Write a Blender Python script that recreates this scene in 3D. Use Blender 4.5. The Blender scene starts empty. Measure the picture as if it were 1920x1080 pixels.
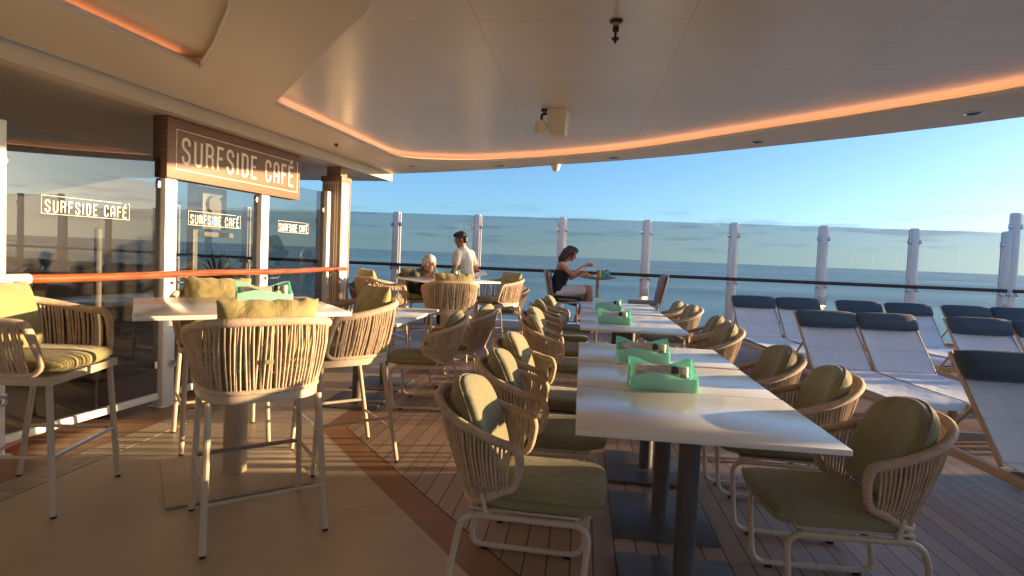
import bpy, bmesh, math, random
from mathutils import Vector, Matrix, Quaternion
from mathutils.geometry import tessellate_polygon
R = math.radians
PI = math.pi
random.seed(7)
sc = bpy.context.scene
col = sc.collection

# ------------------------------------------------------------------ helpers
def rnd(a, b): return random.uniform(a, b)

def mat(name, base, rough=.5, metal=0., var=.08, vscale=6., bump=0., bscale=80., spec=.5, col2=None, sheen=0., coat=0.,
        trans=0., orand=0., fold=0., emit=None, estr=0., stretch=None, rvar=.0):
    m = bpy.data.materials.new(name); m.use_nodes = True
    nt = m.node_tree; N = nt.nodes; L = nt.links
    b = N['Principled BSDF']
    b.inputs['Roughness'].default_value = rough
    b.inputs['Metallic'].default_value = metal
    b.inputs['Specular IOR Level'].default_value = spec
    b.inputs['Sheen Weight'].default_value = sheen
    b.inputs['Coat Weight'].default_value = coat
    b.inputs['Coat Roughness'].default_value = .08
    b.inputs['Transmission Weight'].default_value = trans
    tc = N.new('ShaderNodeTexCoord'); mp = N.new('ShaderNodeMapping')
    L.new(tc.outputs['Object'], mp.inputs['Vector'])
    if stretch: mp.inputs['Scale'].default_value = stretch
    nz = N.new('ShaderNodeTexNoise'); nz.inputs['Scale'].default_value = vscale; nz.inputs['Detail'].default_value = 6
    L.new(mp.outputs[0], nz.inputs['Vector'])
    rp = N.new('ShaderNodeValToRGB')
    c1 = [max(0, c * (1 - var * 2)) for c in base]; c2 = list(col2) if col2 else [min(1, c * (1 + var * 2)) for c in base]
    rp.color_ramp.elements[0].position = .3; rp.color_ramp.elements[1].position = .7
    rp.color_ramp.elements[0].color = (*c1, 1); rp.color_ramp.elements[1].color = (*c2, 1)
    L.new(nz.outputs['Fac'], rp.inputs['Fac']); L.new(rp.outputs['Color'], b.inputs['Base Color'])
    if orand:
        oi = N.new('ShaderNodeObjectInfo'); m4 = N.new('ShaderNodeMapRange'); m4.inputs['To Min'].default_value = 1 - orand; m4.inputs['To Max'].default_value = 1 + orand
        L.new(oi.outputs['Random'], m4.inputs['Value']); hs = N.new('ShaderNodeHueSaturation'); L.new(m4.outputs[0], hs.inputs['Value']); L.new(rp.outputs['Color'], hs.inputs['Color']); L.new(hs.outputs['Color'], b.inputs['Base Color'])
    if rvar:
        mr = N.new('ShaderNodeMapRange'); mr.inputs['To Min'].default_value = rough - rvar; mr.inputs['To Max'].default_value = rough + rvar
        n3 = N.new('ShaderNodeTexNoise'); n3.inputs['Scale'].default_value = vscale * 2.3; n3.inputs['Detail'].default_value = 5
        L.new(mp.outputs[0], n3.inputs['Vector']); L.new(n3.outputs['Fac'], mr.inputs['Value']); L.new(mr.outputs[0], b.inputs['Roughness'])
    if bump:
        n2 = N.new('ShaderNodeTexNoise'); n2.inputs['Scale'].default_value = bscale; n2.inputs['Detail'].default_value = 4
        L.new(mp.outputs[0], n2.inputs['Vector'])
        bp = N.new('ShaderNodeBump'); bp.inputs['Strength'].default_value = bump; bp.inputs['Distance'].default_value = .01
        L.new(n2.outputs['Fac'], bp.inputs['Height']); L.new(bp.outputs[0], b.inputs['Normal'])
        if fold:
            oi2 = N.new('ShaderNodeObjectInfo'); va = N.new('ShaderNodeVectorMath'); va.operation = 'ADD'; L.new(tc.outputs['Object'], va.inputs[0]); L.new(oi2.outputs['Location'], va.inputs[1])
            n5 = N.new('ShaderNodeTexNoise'); n5.inputs['Scale'].default_value = 7.; n5.inputs['Detail'].default_value = 3; n5.inputs['Distortion'].default_value = .8; L.new(va.outputs[0], n5.inputs['Vector'])
            b5 = N.new('ShaderNodeBump'); b5.inputs['Strength'].default_value = fold; b5.inputs['Distance'].default_value = .035; L.new(n5.outputs['Fac'], b5.inputs['Height']); L.new(b5.outputs[0], bp.inputs['Normal'])
    if emit:
        b.inputs['Emission Color'].default_value = (*emit, 1); b.inputs['Emission Strength'].default_value = estr
    return m

def glass_mat(name, tint, refl, rough=0.0, fres=True):
    m = bpy.data.materials.new(name); m.use_nodes = True
    nt = m.node_tree; N = nt.nodes; L = nt.links
    N.remove(N['Principled BSDF']); out = N['Material Output']
    tr = N.new('ShaderNodeBsdfTransparent'); tr.inputs['Color'].default_value = (*tint, 1)
    gl = N.new('ShaderNodeBsdfGlossy'); gl.inputs['Roughness'].default_value = rough
    mx = N.new('ShaderNodeMixShader')
    fr = N.new('ShaderNodeFresnel'); fr.inputs['IOR'].default_value = 1.45
    ad = N.new('ShaderNodeMath'); ad.operation = 'ADD'; ad.use_clamp = True
    ad.inputs[1].default_value = refl
    ge = N.new('ShaderNodeNewGeometry'); iv = N.new('ShaderNodeMath'); iv.operation = 'SUBTRACT'; iv.inputs[0].default_value = 1.; L.new(ge.outputs['Backfacing'], iv.inputs[1])
    fm = N.new('ShaderNodeMath'); fm.operation = 'MULTIPLY'; L.new(iv.outputs[0], fm.inputs[1]); L.new(ad.outputs[0], fm.inputs[0])     # only the entry face mirrors
    L.new(fr.outputs[0], ad.inputs[0]); L.new(fm.outputs[0], mx.inputs[0])
    L.new(tr.outputs[0], mx.inputs[1]); L.new(gl.outputs[0], mx.inputs[2]); L.new(mx.outputs[0], out.inputs['Surface'])
    return m

class MB:
    """collects shapes, then links them as one mesh object"""
    def __init__(s): s.v = []; s.f = []
    def add(s, vs, fs):
        o = len(s.v); s.v += [tuple(v) for v in vs]; s.f += [tuple(i + o for i in f) for f in fs]; return s
    def box(s, c, d, rot=None, bev=0.):
        bm = bmesh.new(); bmesh.ops.create_cube(bm, size=1.)
        bmesh.ops.scale(bm, vec=d, verts=bm.verts)
        if bev:
            bmesh.ops.bevel(bm, geom=list(bm.edges), offset=bev, segments=2, affect='EDGES', profile=.5)
        M = Matrix.Translation(c) @ (rot.to_4x4() if rot else Matrix())
        bm.transform(M); bm.verts.ensure_lookup_table()
        s.add([v.co for v in bm.verts], [[v.index for v in f.verts] for f in bm.faces]); bm.free(); return s
    def tube(s, pts, r, seg=8, closed=False, caps=True, flat=1.):
        P = [Vector(p) for p in pts]; n = len(P)
        rr = r if isinstance(r, (list, tuple)) else [r] * n
        T = []
        for i in range(n):
            a = P[(i - 1) % n] if closed or i > 0 else P[i]; b = P[(i + 1) % n] if closed or i < n - 1 else P[i]
            t = b - a; T.append(t.normalized() if t.length > 1e-9 else Vector((0, 0, 1)))
        up = Vector((0, 0, 1)) if abs(T[0].z) < .9 else Vector((1, 0, 0))
        nrm = (up - T[0] * up.dot(T[0])).normalized(); rings = []
        o = len(s.v)
        for i in range(n):
            if i:
                nrm = nrm - T[i] * nrm.dot(T[i])
                nrm = nrm.normalized() if nrm.length > 1e-6 else T[i].orthogonal().normalized()
            bn = T[i].cross(nrm)
            for k in range(seg):
                a = 2 * PI * k / seg
                s.v.append(tuple(P[i] + nrm * (math.cos(a) * rr[i]) + bn * (math.sin(a) * rr[i] * flat)))
        m = n if closed else n - 1
        for i in range(m):
            for k in range(seg):
                a, b = o + i * seg + k, o + i * seg + (k + 1) % seg
                c, d = o + ((i + 1) % n) * seg + (k + 1) % seg, o + ((i + 1) % n) * seg + k
                s.f.append((a, b, c, d))
        if caps and not closed:
            s.f.append(tuple(o + k for k in reversed(range(seg)))); s.f.append(tuple(o + (n - 1) * seg + k for k in range(seg)))
        return s
    def lathe(s, prof, c=(0, 0, 0), seg=24, M=None):
        o = len(s.v)
        for (r, z) in prof:
            for k in range(seg):
                a = 2 * PI * k / seg; p = Vector((r * math.cos(a), r * math.sin(a), z))
                if M: p = M @ p
                s.v.append(tuple(p + Vector(c)))
        for i in range(len(prof) - 1):
            for k in range(seg):
                s.f.append((o + i * seg + k, o + i * seg + (k + 1) % seg, o + (i + 1) * seg + (k + 1) % seg, o + (i + 1) * seg + k))
        s.f.append(tuple(o + k for k in reversed(range(seg)))); s.f.append(tuple(o + (len(prof) - 1) * seg + k for k in range(seg)))
        return s
    def prism(s, poly, z0, z1, holes=()):
        """polygon (with holes) in XY extruded from z0 to z1"""
        loops = [[Vector((x, y, 0)) for x, y in poly]] + [[Vector((x, y, 0)) for x, y in h] for h in holes]
        flat = [p for l in loops for p in l]; tris = tessellate_polygon(loops); n = len(flat)
        vs = [(p.x, p.y, z0) for p in flat] + [(p.x, p.y, z1) for p in flat]
        fs = []
        for t in tris:
            a, b, c = [flat[i] for i in t]
            if (b - a).cross(c - a).z < 0: t = (t[0], t[2], t[1])
            fs.append(tuple(reversed(t))); fs.append(tuple(i + n for i in t))
        o = 0
        for l in loops:
            k = len(l)
            area = sum(l[i].x * l[(i + 1) % k].y - l[(i + 1) % k].x * l[i].y for i in range(k))
            inner = o > 0
            for i in range(k):
                a, b = o + i, o + (i + 1) % k
                q = (a, b, b + n, a + n)
                fs.append(q if (area > 0) != inner else tuple(reversed(q)))
            o += k
        return s.add(vs, fs)
    def xf(s, M):
        s.v = [tuple(M @ Vector(v)) for v in s.v]; return s
    def build(s, name, m=None, parent=None, smooth=35, loc=None, rz=None):
        me = bpy.data.meshes.new(name); me.from_pydata(s.v, [], s.f); me.update()
        o = bpy.data.objects.new(name, me); col.objects.link(o)
        if m: me.materials.append(m)
        if smooth:
            me.polygons.foreach_set('use_smooth', [True] * len(me.polygons))
            me.set_sharp_from_angle(angle=R(smooth))
        if parent: o.parent = parent
        if loc: o.location = loc
        if rz is not None: o.rotation_euler = (0, 0, rz)
        return o

def tag(o, label=None, cat=None, group=None, kind=None):
    if label: o['label'] = label
    if cat: o['category'] = cat
    if group: o['group'] = group
    if kind: o['kind'] = kind
    return o
def thing(name, label, cat, loc=(0, 0, 0), rz=0., group=None):
    o = bpy.data.objects.new(name, None); col.objects.link(o); o.empty_display_size = .1
    o.location = loc; o.rotation_euler = (0, 0, rz)
    return tag(o, label, cat, group)
def struct(mb, name, m, smooth=0): return tag(mb.build(name, m, smooth=smooth), kind='structure')
def dup(root, loc, rz, label, sy=1., jit=0.):
    r = root.copy(); col.objects.link(r); r.location = loc; r.rotation_euler = (0, 0, rz); r['label'] = label
    for ch in list(root.children):
        c = ch.copy(); col.objects.link(c); c.parent = r
        if jit and ('cushion' in ch.name or 'pillow' in ch.name):
            c.location = ch.location + Vector((rnd(-jit, jit), rnd(-jit, jit), rnd(-jit * .6, jit * .6)))
            c.rotation_euler = (ch.rotation_euler.x + rnd(-jit, jit) * 3, ch.rotation_euler.y + rnd(-jit, jit) * 2, ch.rotation_euler.z + rnd(-jit, jit) * 3)
        for g in ch.children:
            d = g.copy(); col.objects.link(d); d.parent = c
    return r

def catmull(pts, n=8, closed=False):
    P = [Vector(p) for p in pts]; out = []
    m = len(P)
    rngs = range(m) if closed else range(m - 1)
    for i in rngs:
        p0 = P[(i - 1) % m] if closed or i > 0 else P[i] * 2 - P[i + 1]
        p1 = P[i]; p2 = P[(i + 1) % m]
        p3 = P[(i + 2) % m] if closed or i < m - 2 else P[i + 1] * 2 - P[i]
        for k in range(n):
            t = k / n
            out.append(.5 * ((2 * p1) + (p2 - p0) * t + (2 * p0 - 5 * p1 + 4 * p2 - p3) * t * t + (3 * p1 - p0 - 3 * p2 + p3) * t ** 3))
    if not closed: out.append(P[-1])
    return out
def rounded(pts, r, n=5, closed=False):
    """polyline with filleted corners"""
    P = [Vector(p) for p in pts]; m = len(P); out = []
    for i in range(m):
        if not closed and i in (0, m - 1): out.append(P[i]); continue
        a, b, c = P[(i - 1) % m], P[i], P[(i + 1) % m]
        u, w = (a - b), (c - b); d = min(r, u.length * .49, w.length * .49)
        s, e = b + u.normalized() * d, b + w.normalized() * d
        for k in range(n + 1):
            t = k / n; out.append((1 - t) ** 2 * s + 2 * t * (1 - t) * b + t * t * e)
    return out
def resample(pts, step):
    P = [Vector(p) for p in pts]; L = [0]
    for i in range(1, len(P)): L.append(L[-1] + (P[i] - P[i - 1]).length)
    n = max(2, int(L[-1] / step)); out = []; j = 0
    for k in range(n + 1):
        d = L[-1] * k / n
        while j < len(P) - 2 and L[j + 1] < d: j += 1
        t = (d - L[j]) / max(1e-9, L[j + 1] - L[j]); out.append(P[j].lerp(P[j + 1], min(1, max(0, t))))
    return out

def pillow(w, h, t, k=.4, p=2.6, q=.5, nu=22, nv=18, wrinkle=0., seed=0, top_k=None):
    """puffed cushion in the XY plane, thickness along Z. k: how round the corners are"""
    mb = MB(); rs = random.Random(seed); ph = [rs.uniform(0, 6.3) for _ in range(8)]
    for side in (1, -1):
        o = len(mb.v)
        for j in range(nv + 1):
            for i in range(nu + 1):
                u = math.sin((-1 + 2 * i / nu) * PI / 2); v = math.sin((-1 + 2 * j / nv) * PI / 2)
                kk = k if (top_k is None or v < 0) else top_k
                x = w / 2 * u * math.sqrt(max(0, 1 - kk * v * v)); y = h / 2 * v * math.sqrt(max(0, 1 - kk * u * u))
                z = t / 2 * ((1 - abs(u) ** p) * (1 - abs(v) ** p)) ** q
                if wrinkle:
                    e = max(abs(u), abs(v)) ** 4
                    z *= 1 + wrinkle * math.sin(9 * u + ph[0] + 3 * v) * e * .6 + wrinkle * .35 * math.sin(5 * v + 4 * u + ph[1])
                    y += wrinkle * .028 * e * (math.sin(13 * u + ph[2]) + .6 * math.sin(23 * u + ph[3])) * (1 if v > 0 else .4)
                mb.v.append((x, y, side * z))
        for j in range(nv):
            for i in range(nu):
                a = o + j * (nu + 1) + i; f = (a, a + 1, a + nu + 2, a + nu + 1)
                mb.f.append(f if side > 0 else tuple(reversed(f)))
    # piping seam round the edge
    def E(u, v):
        kk = k if (top_k is None or v < 0) else top_k
        return Vector((w / 2 * u * math.sqrt(max(0, 1 - kk * v * v)), h / 2 * v * math.sqrt(max(0, 1 - kk * u * u)), 0))
    return mb

# ------------------------------------------------------------------ materials
M = {}
M['rope'] = mat('rope', (.55, .42, .305), .75, var=.10, vscale=30, bump=.5, bscale=260, sheen=.2, orand=.10)
M['frame'] = mat('painted_frame', (.52, .44, .345), .42, var=.03, vscale=4, rvar=.05)
M['olive'] = mat('olive_fabric', (.225, .205, .108), .85, var=.05, vscale=5, bump=.35, bscale=420, sheen=.35, orand=.16, fold=.5)
M['lime'] = mat('lime_fabric', (.285, .245, .098), .85, var=.05, vscale=4, bump=.3, bscale=420, sheen=.3, orand=.12, fold=.6)
M['taupe'] = mat('taupe_upholstery', (.22, .175, .15), .8, var=.05, bump=.25, bscale=300, sheen=.2)
M['top'] = mat('white_tabletop', (.82, .81, .79), .20, var=.015, vscale=3, rvar=.05, coat=.12)
M['iron'] = mat('dark_pedestal', (.085, .075, .075), .45, var=.08, vscale=12, bump=.1, bscale=200, rvar=.06)
M['plate'] = mat('slate_plate', (.085, .088, .10), .38, var=.08, vscale=7, rvar=.08)
M['beige'] = mat('beige_pedestal', (.42, .345, .25), .45, var=.03, vscale=4)
M['steel'] = mat('brushed_steel', (.55, .56, .58), .28, metal=1., var=.04, vscale=30)
M['rubber'] = mat('black_rubber', (.012, .012, .012), .6)
M['white'] = mat('white_paint', (.74, .73, .73), .35, var=.02, vscale=3, rvar=.06)
M['soffit'] = mat('soffit_paint', (.68, .605, .50), .48, var=.025, vscale=.7, rvar=.06)
M['handrail'] = mat('varnished_rail', (.25, .075, .027), .24, var=.22, vscale=5, coat=.6, stretch=(6, .7, 6))
M['teakrail'] = mat('dark_rail', (.055, .032, .025), .35, var=.15, vscale=6, stretch=(.7, 6, 6))
M['walnut'] = mat('walnut_panel', (.215, .115, .072), .5, var=.10, vscale=7, stretch=(.6, .6, 14), bump=.1, bscale=30)
M['letter'] = mat('cream_letter', (.86, .77, .62), .4, var=.01)
M['vinyl'] = mat('white_vinyl', (.82, .80, .76), .5, var=.01)
M['green'] = mat('green_plastic', (.50, .82, .74), .28, var=.06, vscale=6, trans=0., spec=.5)
M['paper'] = mat('paper_packets', (.62, .55, .51), .7, var=.22, vscale=30, stretch=(.6, 6, 6))
M['paperwhite'] = mat('white_paper', (.75, .72, .68), .7, var=.03)
M['blackcap'] = mat('black_cap', (.015, .015, .016), .35)
M['cream'] = mat('cream_plastic', (.72, .66, .55), .4, var=.02)
M['clearsauce'] = mat('sauce_bottle', (.45, .40, .33), .2, var=.04)
M['sling'] = mat('white_sling', (.71, .735, .79), .7, var=.025, vscale=2.5, bump=.12, bscale=320, orand=.05, fold=.35)
M['slate'] = mat('slate_bolster', (.040, .068, .097), .8, var=.06, vscale=4, bump=.3, bscale=350, sheen=.15)
M['tan'] = mat('tan_frame', (.42, .325, .235), .42, var=.03, vscale=4)
M['skin_m'] = mat('tan_skin', (.36, .17, .10), .5, var=.05)
M['skin_f'] = mat('warm_skin', (.46, .22, .135), .5, var=.05)
M['skin_o'] = mat('pink_skin', (.50, .26, .19), .5, var=.05)
M['hair_b'] = mat('black_hair', (.012, .010, .010), .45, var=.2, vscale=60, bump=.5, bscale=120)
M['hair_n'] = mat('brown_hair', (.05, .022, .015), .42, var=.3, vscale=50, stretch=(3, 3, .6), bump=.5, bscale=120)
M['hair_g'] = mat('grey_hair', (.55, .52, .50), .6, var=.2, vscale=60, bump=.5, bscale=120)
M['shirt'] = mat('cream_shirt', (.72, .64, .50), .8, var=.03, bump=.2, bscale=25, fold=.7)
M['black'] = mat('black_cloth', (.012, .013, .016), .8, var=.1, bump=.2, bscale=40)
M['whitecloth'] = mat('white_cloth', (.66, .62, .62), .8, var=.03, bump=.2, bscale=30)
M['khaki'] = mat('olive_shirt', (.09, .10, .05), .8, var=.2, vscale=9, bump=.2, bscale=30)
M['red'] = mat('red_plastic', (.55, .015, .02), .3, var=.04)
M['leaf'] = mat('pale_leaf', (.26, .34, .13), .5, var=.2, vscale=12)
M['terracotta'] = mat('grey_pot', (.18, .17, .16), .7)
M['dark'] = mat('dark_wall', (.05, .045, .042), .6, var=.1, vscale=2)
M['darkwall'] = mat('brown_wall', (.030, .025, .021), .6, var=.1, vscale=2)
M['brass'] = mat('brass', (.50, .40, .12), .35, metal=1.)
M['darkmetal'] = mat('dark_bronze', (.045, .035, .03), .45, metal=.6)
M['food'] = mat('food', (.45, .20, .05), .6, var=.5, vscale=90)
M['beer'] = mat('amber_drink', (.28, .17, .02), .1, var=.05)
M['teal'] = mat('teal_plastic', (.05, .36, .34), .3, var=.05)
M['glow'] = mat('warm_lamp', (.9, .5, .3), .5, emit=(1., .52, .26), estr=5.)
M['led'] = mat('led_strip', (.9, .5, .3), .5, emit=(1., .48, .27), estr=1.1)
M['led2'] = mat('dim_led_strip', (.9, .5, .3), .5, emit=(1., .38, .18), estr=.75)
M['balglass'] = glass_mat('tinted_balustrade_glass', (.725, .71, .71), .0)
M['cafeglass'] = glass_mat('smoked_screen_glass', (.64, .65, .63), .11)
M['clearglass'] = glass_mat('clear_balustrade_glass', (.94, .95, .94), .0)

def green_translucent():
    m = M['green']; nt = m.node_tree; N = nt.nodes; L = nt.links; b = N['Principled BSDF']; out = N['Material Output']
    tl = N.new('ShaderNodeBsdfTranslucent'); tl.inputs['Color'].default_value = (.50, .95, .84, 1)
    mx = N.new('ShaderNodeMixShader'); mx.inputs[0].default_value = .5
    L.new(b.outputs[0], mx.inputs[1]); L.new(tl.outputs[0], mx.inputs[2]); L.new(mx.outputs[0], out.inputs['Surface'])
green_translucent()

def deck_mat(name, base, pitch, width, ang=0., rough=.45, caulk=(.02, .018, .016)):
    m = bpy.data.materials.new(name); m.use_nodes = True
    nt = m.node_tree; N = nt.nodes; L = nt.links; b = N['Principled BSDF']
    tc = N.new('ShaderNodeTexCoord'); mp = N.new('ShaderNodeMapping'); mp.inputs['Rotation'].default_value = (0, 0, ang)
    L.new(tc.outputs['Object'], mp.inputs['Vector']); sp = N.new('ShaderNodeSeparateXYZ'); L.new(mp.outputs[0], sp.inputs[0])
    dv = N.new('ShaderNodeMath'); dv.operation = 'DIVIDE'; dv.inputs[1].default_value = pitch; L.new(sp.outputs['X'], dv.inputs[0])
    fl = N.new('ShaderNodeMath'); fl.operation = 'FLOOR'; L.new(dv.outputs[0], fl.inputs[0])
    fr = N.new('ShaderNodeMath'); fr.operation = 'FRACT'; L.new(dv.outputs[0], fr.inputs[0])
    lt = N.new('ShaderNodeMath'); lt.operation = 'LESS_THAN'; lt.inputs[1].default_value = width / pitch; L.new(fr.outputs[0], lt.inputs[0])
    wn = N.new('ShaderNodeTexWhiteNoise'); wn.noise_dimensions = '1D'; L.new(fl.outputs[0], wn.inputs['W'])
    nz = N.new('ShaderNodeTexNoise'); nz.inputs['Scale'].default_value = 3.; nz.inputs['Detail'].default_value = 8
    m2 = N.new('ShaderNodeMapping'); m2.inputs['Rotation'].default_value = (0, 0, ang); m2.inputs['Scale'].default_value = (9, .8, 1)
    L.new(tc.outputs['Object'], m2.inputs['Vector']); L.new(m2.outputs[0], nz.inputs['Vector'])
    ad = N.new('ShaderNodeMath'); ad.operation = 'ADD'; L.new(wn.outputs['Value'], ad.inputs[0]); L.new(nz.outputs['Fac'], ad.inputs[1])
    rp = N.new('ShaderNodeValToRGB'); e = rp.color_ramp.elements
    e[0].position = .2; e[1].position = 1.; L.new(ad.outputs[0], N.new('ShaderNodeMath').inputs[0])
    hf = N.new('ShaderNodeMath'); hf.operation = 'MULTIPLY'; hf.inputs[1].default_value = .5; L.new(ad.outputs[0], hf.inputs[0]); L.new(hf.outputs[0], rp.inputs[0])
    e[0].color = (*[c * .74 for c in base], 1); e[1].color = (*[c * 1.2 for c in base], 1)
    mx = N.new('ShaderNodeMix'); mx.data_type = 'RGBA'; L.new(lt.outputs[0], mx.inputs['Factor'])
    L.new(rp.outputs[0], mx.inputs['A']); mx.inputs['B'].default_value = (*caulk, 1)
    # traffic stains
    ns = N.new('ShaderNodeTexNoise'); ns.inputs['Scale'].default_value = 1.3; ns.inputs['Detail'].default_value = 6; L.new(tc.outputs['Object'], ns.inputs['Vector'])
    mr = N.new('ShaderNodeMapRange'); mr.inputs['To Min'].default_value = rough - .12; mr.inputs['To Max'].default_value = rough + .14
    L.new(ns.outputs['Fac'], mr.inputs[0]); L.new(mr.outputs[0], b.inputs['Roughness'])
    m3 = N.new('ShaderNodeMix'); m3.data_type = 'RGBA'; m3.blend_type = 'MULTIPLY'; m3.inputs['Factor'].default_value = .35
    r3 = N.new('ShaderNodeValToRGB'); r3.color_ramp.elements[0].color = (.62, .6, .58, 1); r3.color_ramp.elements[0].position = .32; r3.color_ramp.elements[1].position = .62
    L.new(ns.outputs['Fac'], r3.inputs[0]); L.new(mx.outputs['Result'], m3.inputs['A']); L.new(r3.outputs[0], m3.inputs['B'])
    L.new(m3.outputs['Result'], b.inputs['Base Color'])
    bp = N.new('ShaderNodeBump'); bp.inputs['Strength'].default_value = .6; bp.inputs['Distance'].default_value = .004; bp.invert = True
    L.new(lt.outputs[0], bp.inputs['Height']); L.new(bp.outputs[0], b.inputs['Normal'])
    return m

# ------------------------------------------------------------------ camera
H = 1.40; F = 1080.
roll, pitch, yaw = math.atan(.0403), R(2.262), R(6.931)
cam = bpy.data.cameras.new('camera'); co = bpy.data.objects.new('camera', cam); col.objects.link(co)
cam.sensor_width = 36; cam.lens = 36 * F / 1920; cam.shift_y = -20 / 1920; cam.clip_start = .05; cam.clip_end = 60000
fw = Vector((-math.sin(yaw) * math.cos(pitch), math.cos(yaw) * math.cos(pitch), -math.sin(pitch)))
rt0 = Vector((math.cos(yaw), math.sin(yaw), 0)); up0 = rt0.cross(fw)
rt = rt0 * math.cos(roll) + up0 * math.sin(roll); up = up0 * math.cos(roll) - rt0 * math.sin(roll)
co.matrix_world = Matrix(((rt.x, up.x, -fw.x, 0), (rt.y, up.y, -fw.y, 0), (rt.z, up.z, -fw.z, H), (0, 0, 0, 1)))
sc.camera = co

# ------------------------------------------------------------------ sky and sun
SAZ, SEL = R(77), R(5.3)
w = bpy.data.worlds.new('World'); sc.world = w; w.use_nodes = True
N = w.node_tree.nodes; L = w.node_tree.links; bg = N['Background']
sky = N.new('ShaderNodeTexSky'); sky.sky_type = 'NISHITA'; sky.sun_disc = False
sky.sun_elevation = SEL; sky.sun_rotation = SAZ; sky.altitude = 20; sky.air_density = .66; sky.dust_density = 1.3; sky.ozone_density = 2.6
tc = N.new('ShaderNodeTexCoord'); mp = N.new('ShaderNodeMapping'); mp.inputs['Scale'].default_value = (5, 5, 42)
sv = N.new('ShaderNodeSeparateXYZ'); L.new(tc.outputs['Generated'], sv.inputs[0])
pw = N.new('ShaderNodeMath'); pw.operation = 'MULTIPLY'; L.new(sv.outputs['Z'], pw.inputs[0]); L.new(sv.outputs['Z'], pw.inputs[1])
pa = N.new('ShaderNodeMath'); pa.operation = 'ADD'; pa.inputs[1].default_value = .055 ** 2; L.new(pw.outputs[0], pa.inputs[0])
ps = N.new('ShaderNodeMath'); ps.operation = 'SQRT'; L.new(pa.outputs[0], ps.inputs[0])
cv = N.new('ShaderNodeCombineXYZ'); L.new(sv.outputs['X'], cv.inputs[0]); L.new(sv.outputs['Y'], cv.inputs[1]); L.new(ps.outputs[0], cv.inputs[2]); L.new(cv.outputs[0], sky.inputs['Vector'])
nz = N.new('ShaderNodeTexNoise'); nz.inputs['Scale'].default_value = 1.6; nz.inputs['Detail'].default_value = 6; nz.inputs['Roughness'].default_value = .55
L.new(tc.outputs['Generated'], mp.inputs[0]); L.new(mp.outputs[0], nz.inputs['Vector'])
rp = N.new('ShaderNodeValToRGB'); rp.color_ramp.elements[0].position = .53; rp.color_ramp.elements[1].position = .63
L.new(nz.outputs['Fac'], rp.inputs[0])
sp = N.new('ShaderNodeSeparateXYZ'); L.new(tc.outputs['Generated'], sp.inputs[0])
band = N.new('ShaderNodeValToRGB'); e = band.color_ramp.elements
e[0].position = .012; e[0].color = (0, 0, 0, 1); e[1].position = .03; e[1].color = (1, 1, 1, 1)
x = e.new(.058); x.color = (1, 1, 1, 1); x = e.new(.092); x.color = (0, 0, 0, 1)
L.new(sp.outputs['Z'], band.inputs[0])
mu = N.new('ShaderNodeMath'); mu.operation = 'MULTIPLY'; L.new(rp.outputs[0], mu.inputs[0]); L.new(band.outputs[0], mu.inputs[1])
mu2 = N.new('ShaderNodeMath'); mu2.operation = 'MULTIPLY'; mu2.inputs[1].default_value = .6; L.new(mu.outputs[0], mu2.inputs[0])
mx = N.new('ShaderNodeMix'); mx.data_type = 'RGBA'; mx.blend_type = 'MULTIPLY'
L.new(mu2.outputs[0], mx.inputs['Factor']); L.new(sky.outputs[0], mx.inputs['A']); mx.inputs['B'].default_value = (.60, .52, .62, 1)
wb = N.new('ShaderNodeMix'); wb.data_type = 'RGBA'; wb.blend_type = 'MULTIPLY'; wb.inputs['Factor'].default_value = 1.
wb.inputs['B'].default_value = (.92, 1.0, 1.0, 1); L.new(mx.outputs['Result'], wb.inputs['A']); L.new(wb.outputs['Result'], bg.inputs['Color']); bg.inputs['Strength'].default_value = .105
sun = bpy.data.lights.new('sun', 'SUN'); so = bpy.data.objects.new('sun', sun); col.objects.link(so)
sun.energy = 4.4; sun.angle = R(.6); sun.color = (1., .66, .36)
sd = Vector((math.sin(SAZ) * math.cos(SEL), math.cos(SAZ) * math.cos(SEL), math.sin(SEL)))
so.rotation_euler = sd.to_track_quat('Z', 'Y').to_euler(); so.location = (30, 8, 12)

sc.view_settings.view_transform = 'Standard'; sc.view_settings.look = 'None'; sc.view_settings.gamma = 1.; sc.view_settings.exposure = 1.98
sc.cycles.use_denoising = True; sc.cycles.max_bounces = 10; sc.cycles.transparent_max_bounces = 24; sc.cycles.diffuse_bounces = 7
sc.cycles.caustics_reflective = True; sc.cycles.caustics_refractive = False; sc.cycles.sample_clamp_indirect = 4.; sc.cycles.blur_glossy = .6

# ------------------------------------------------------------------ sea
sea = bpy.data.materials.new('sea_water'); sea.use_nodes = True
N = sea.node_tree.nodes; L = sea.node_tree.links; b = N['Principled BSDF']
b.inputs['Base Color'].default_value = (.27, .50, .52, 1); b.inputs['Roughness'].default_value = .16; b.inputs['IOR'].default_value = 1.33
tc = N.new('ShaderNodeTexCoord'); mp = N.new('ShaderNodeMapping'); mp.inputs['Scale'].default_value = (.02, .07, 1); L.new(tc.outputs['Object'], mp.inputs[0])
n1 = N.new('ShaderNodeTexNoise'); n1.inputs['Scale'].default_value = 1.; n1.inputs['Detail'].default_value = 9; n1.inputs['Roughness'].default_value = .6; L.new(mp.outputs[0], n1.inputs['Vector'])
bp = N.new('ShaderNodeBump'); bp.inputs['Strength'].default_value = .22; bp.inputs['Distance'].default_value = 2.; L.new(n1.outputs['Fac'], bp.inputs['Height']); L.new(bp.outputs[0], b.inputs['Normal'])
m2 = N.new('ShaderNodeMapping'); m2.inputs['Scale'].default_value = (.0012, .005, 1); L.new(tc.outputs['Object'], m2.inputs[0])
n2 = N.new('ShaderNodeTexNoise'); n2.inputs['Scale'].default_value = 1.; n2.inputs['Detail'].default_value = 5; L.new(m2.outputs[0], n2.inputs['Vector'])
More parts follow.
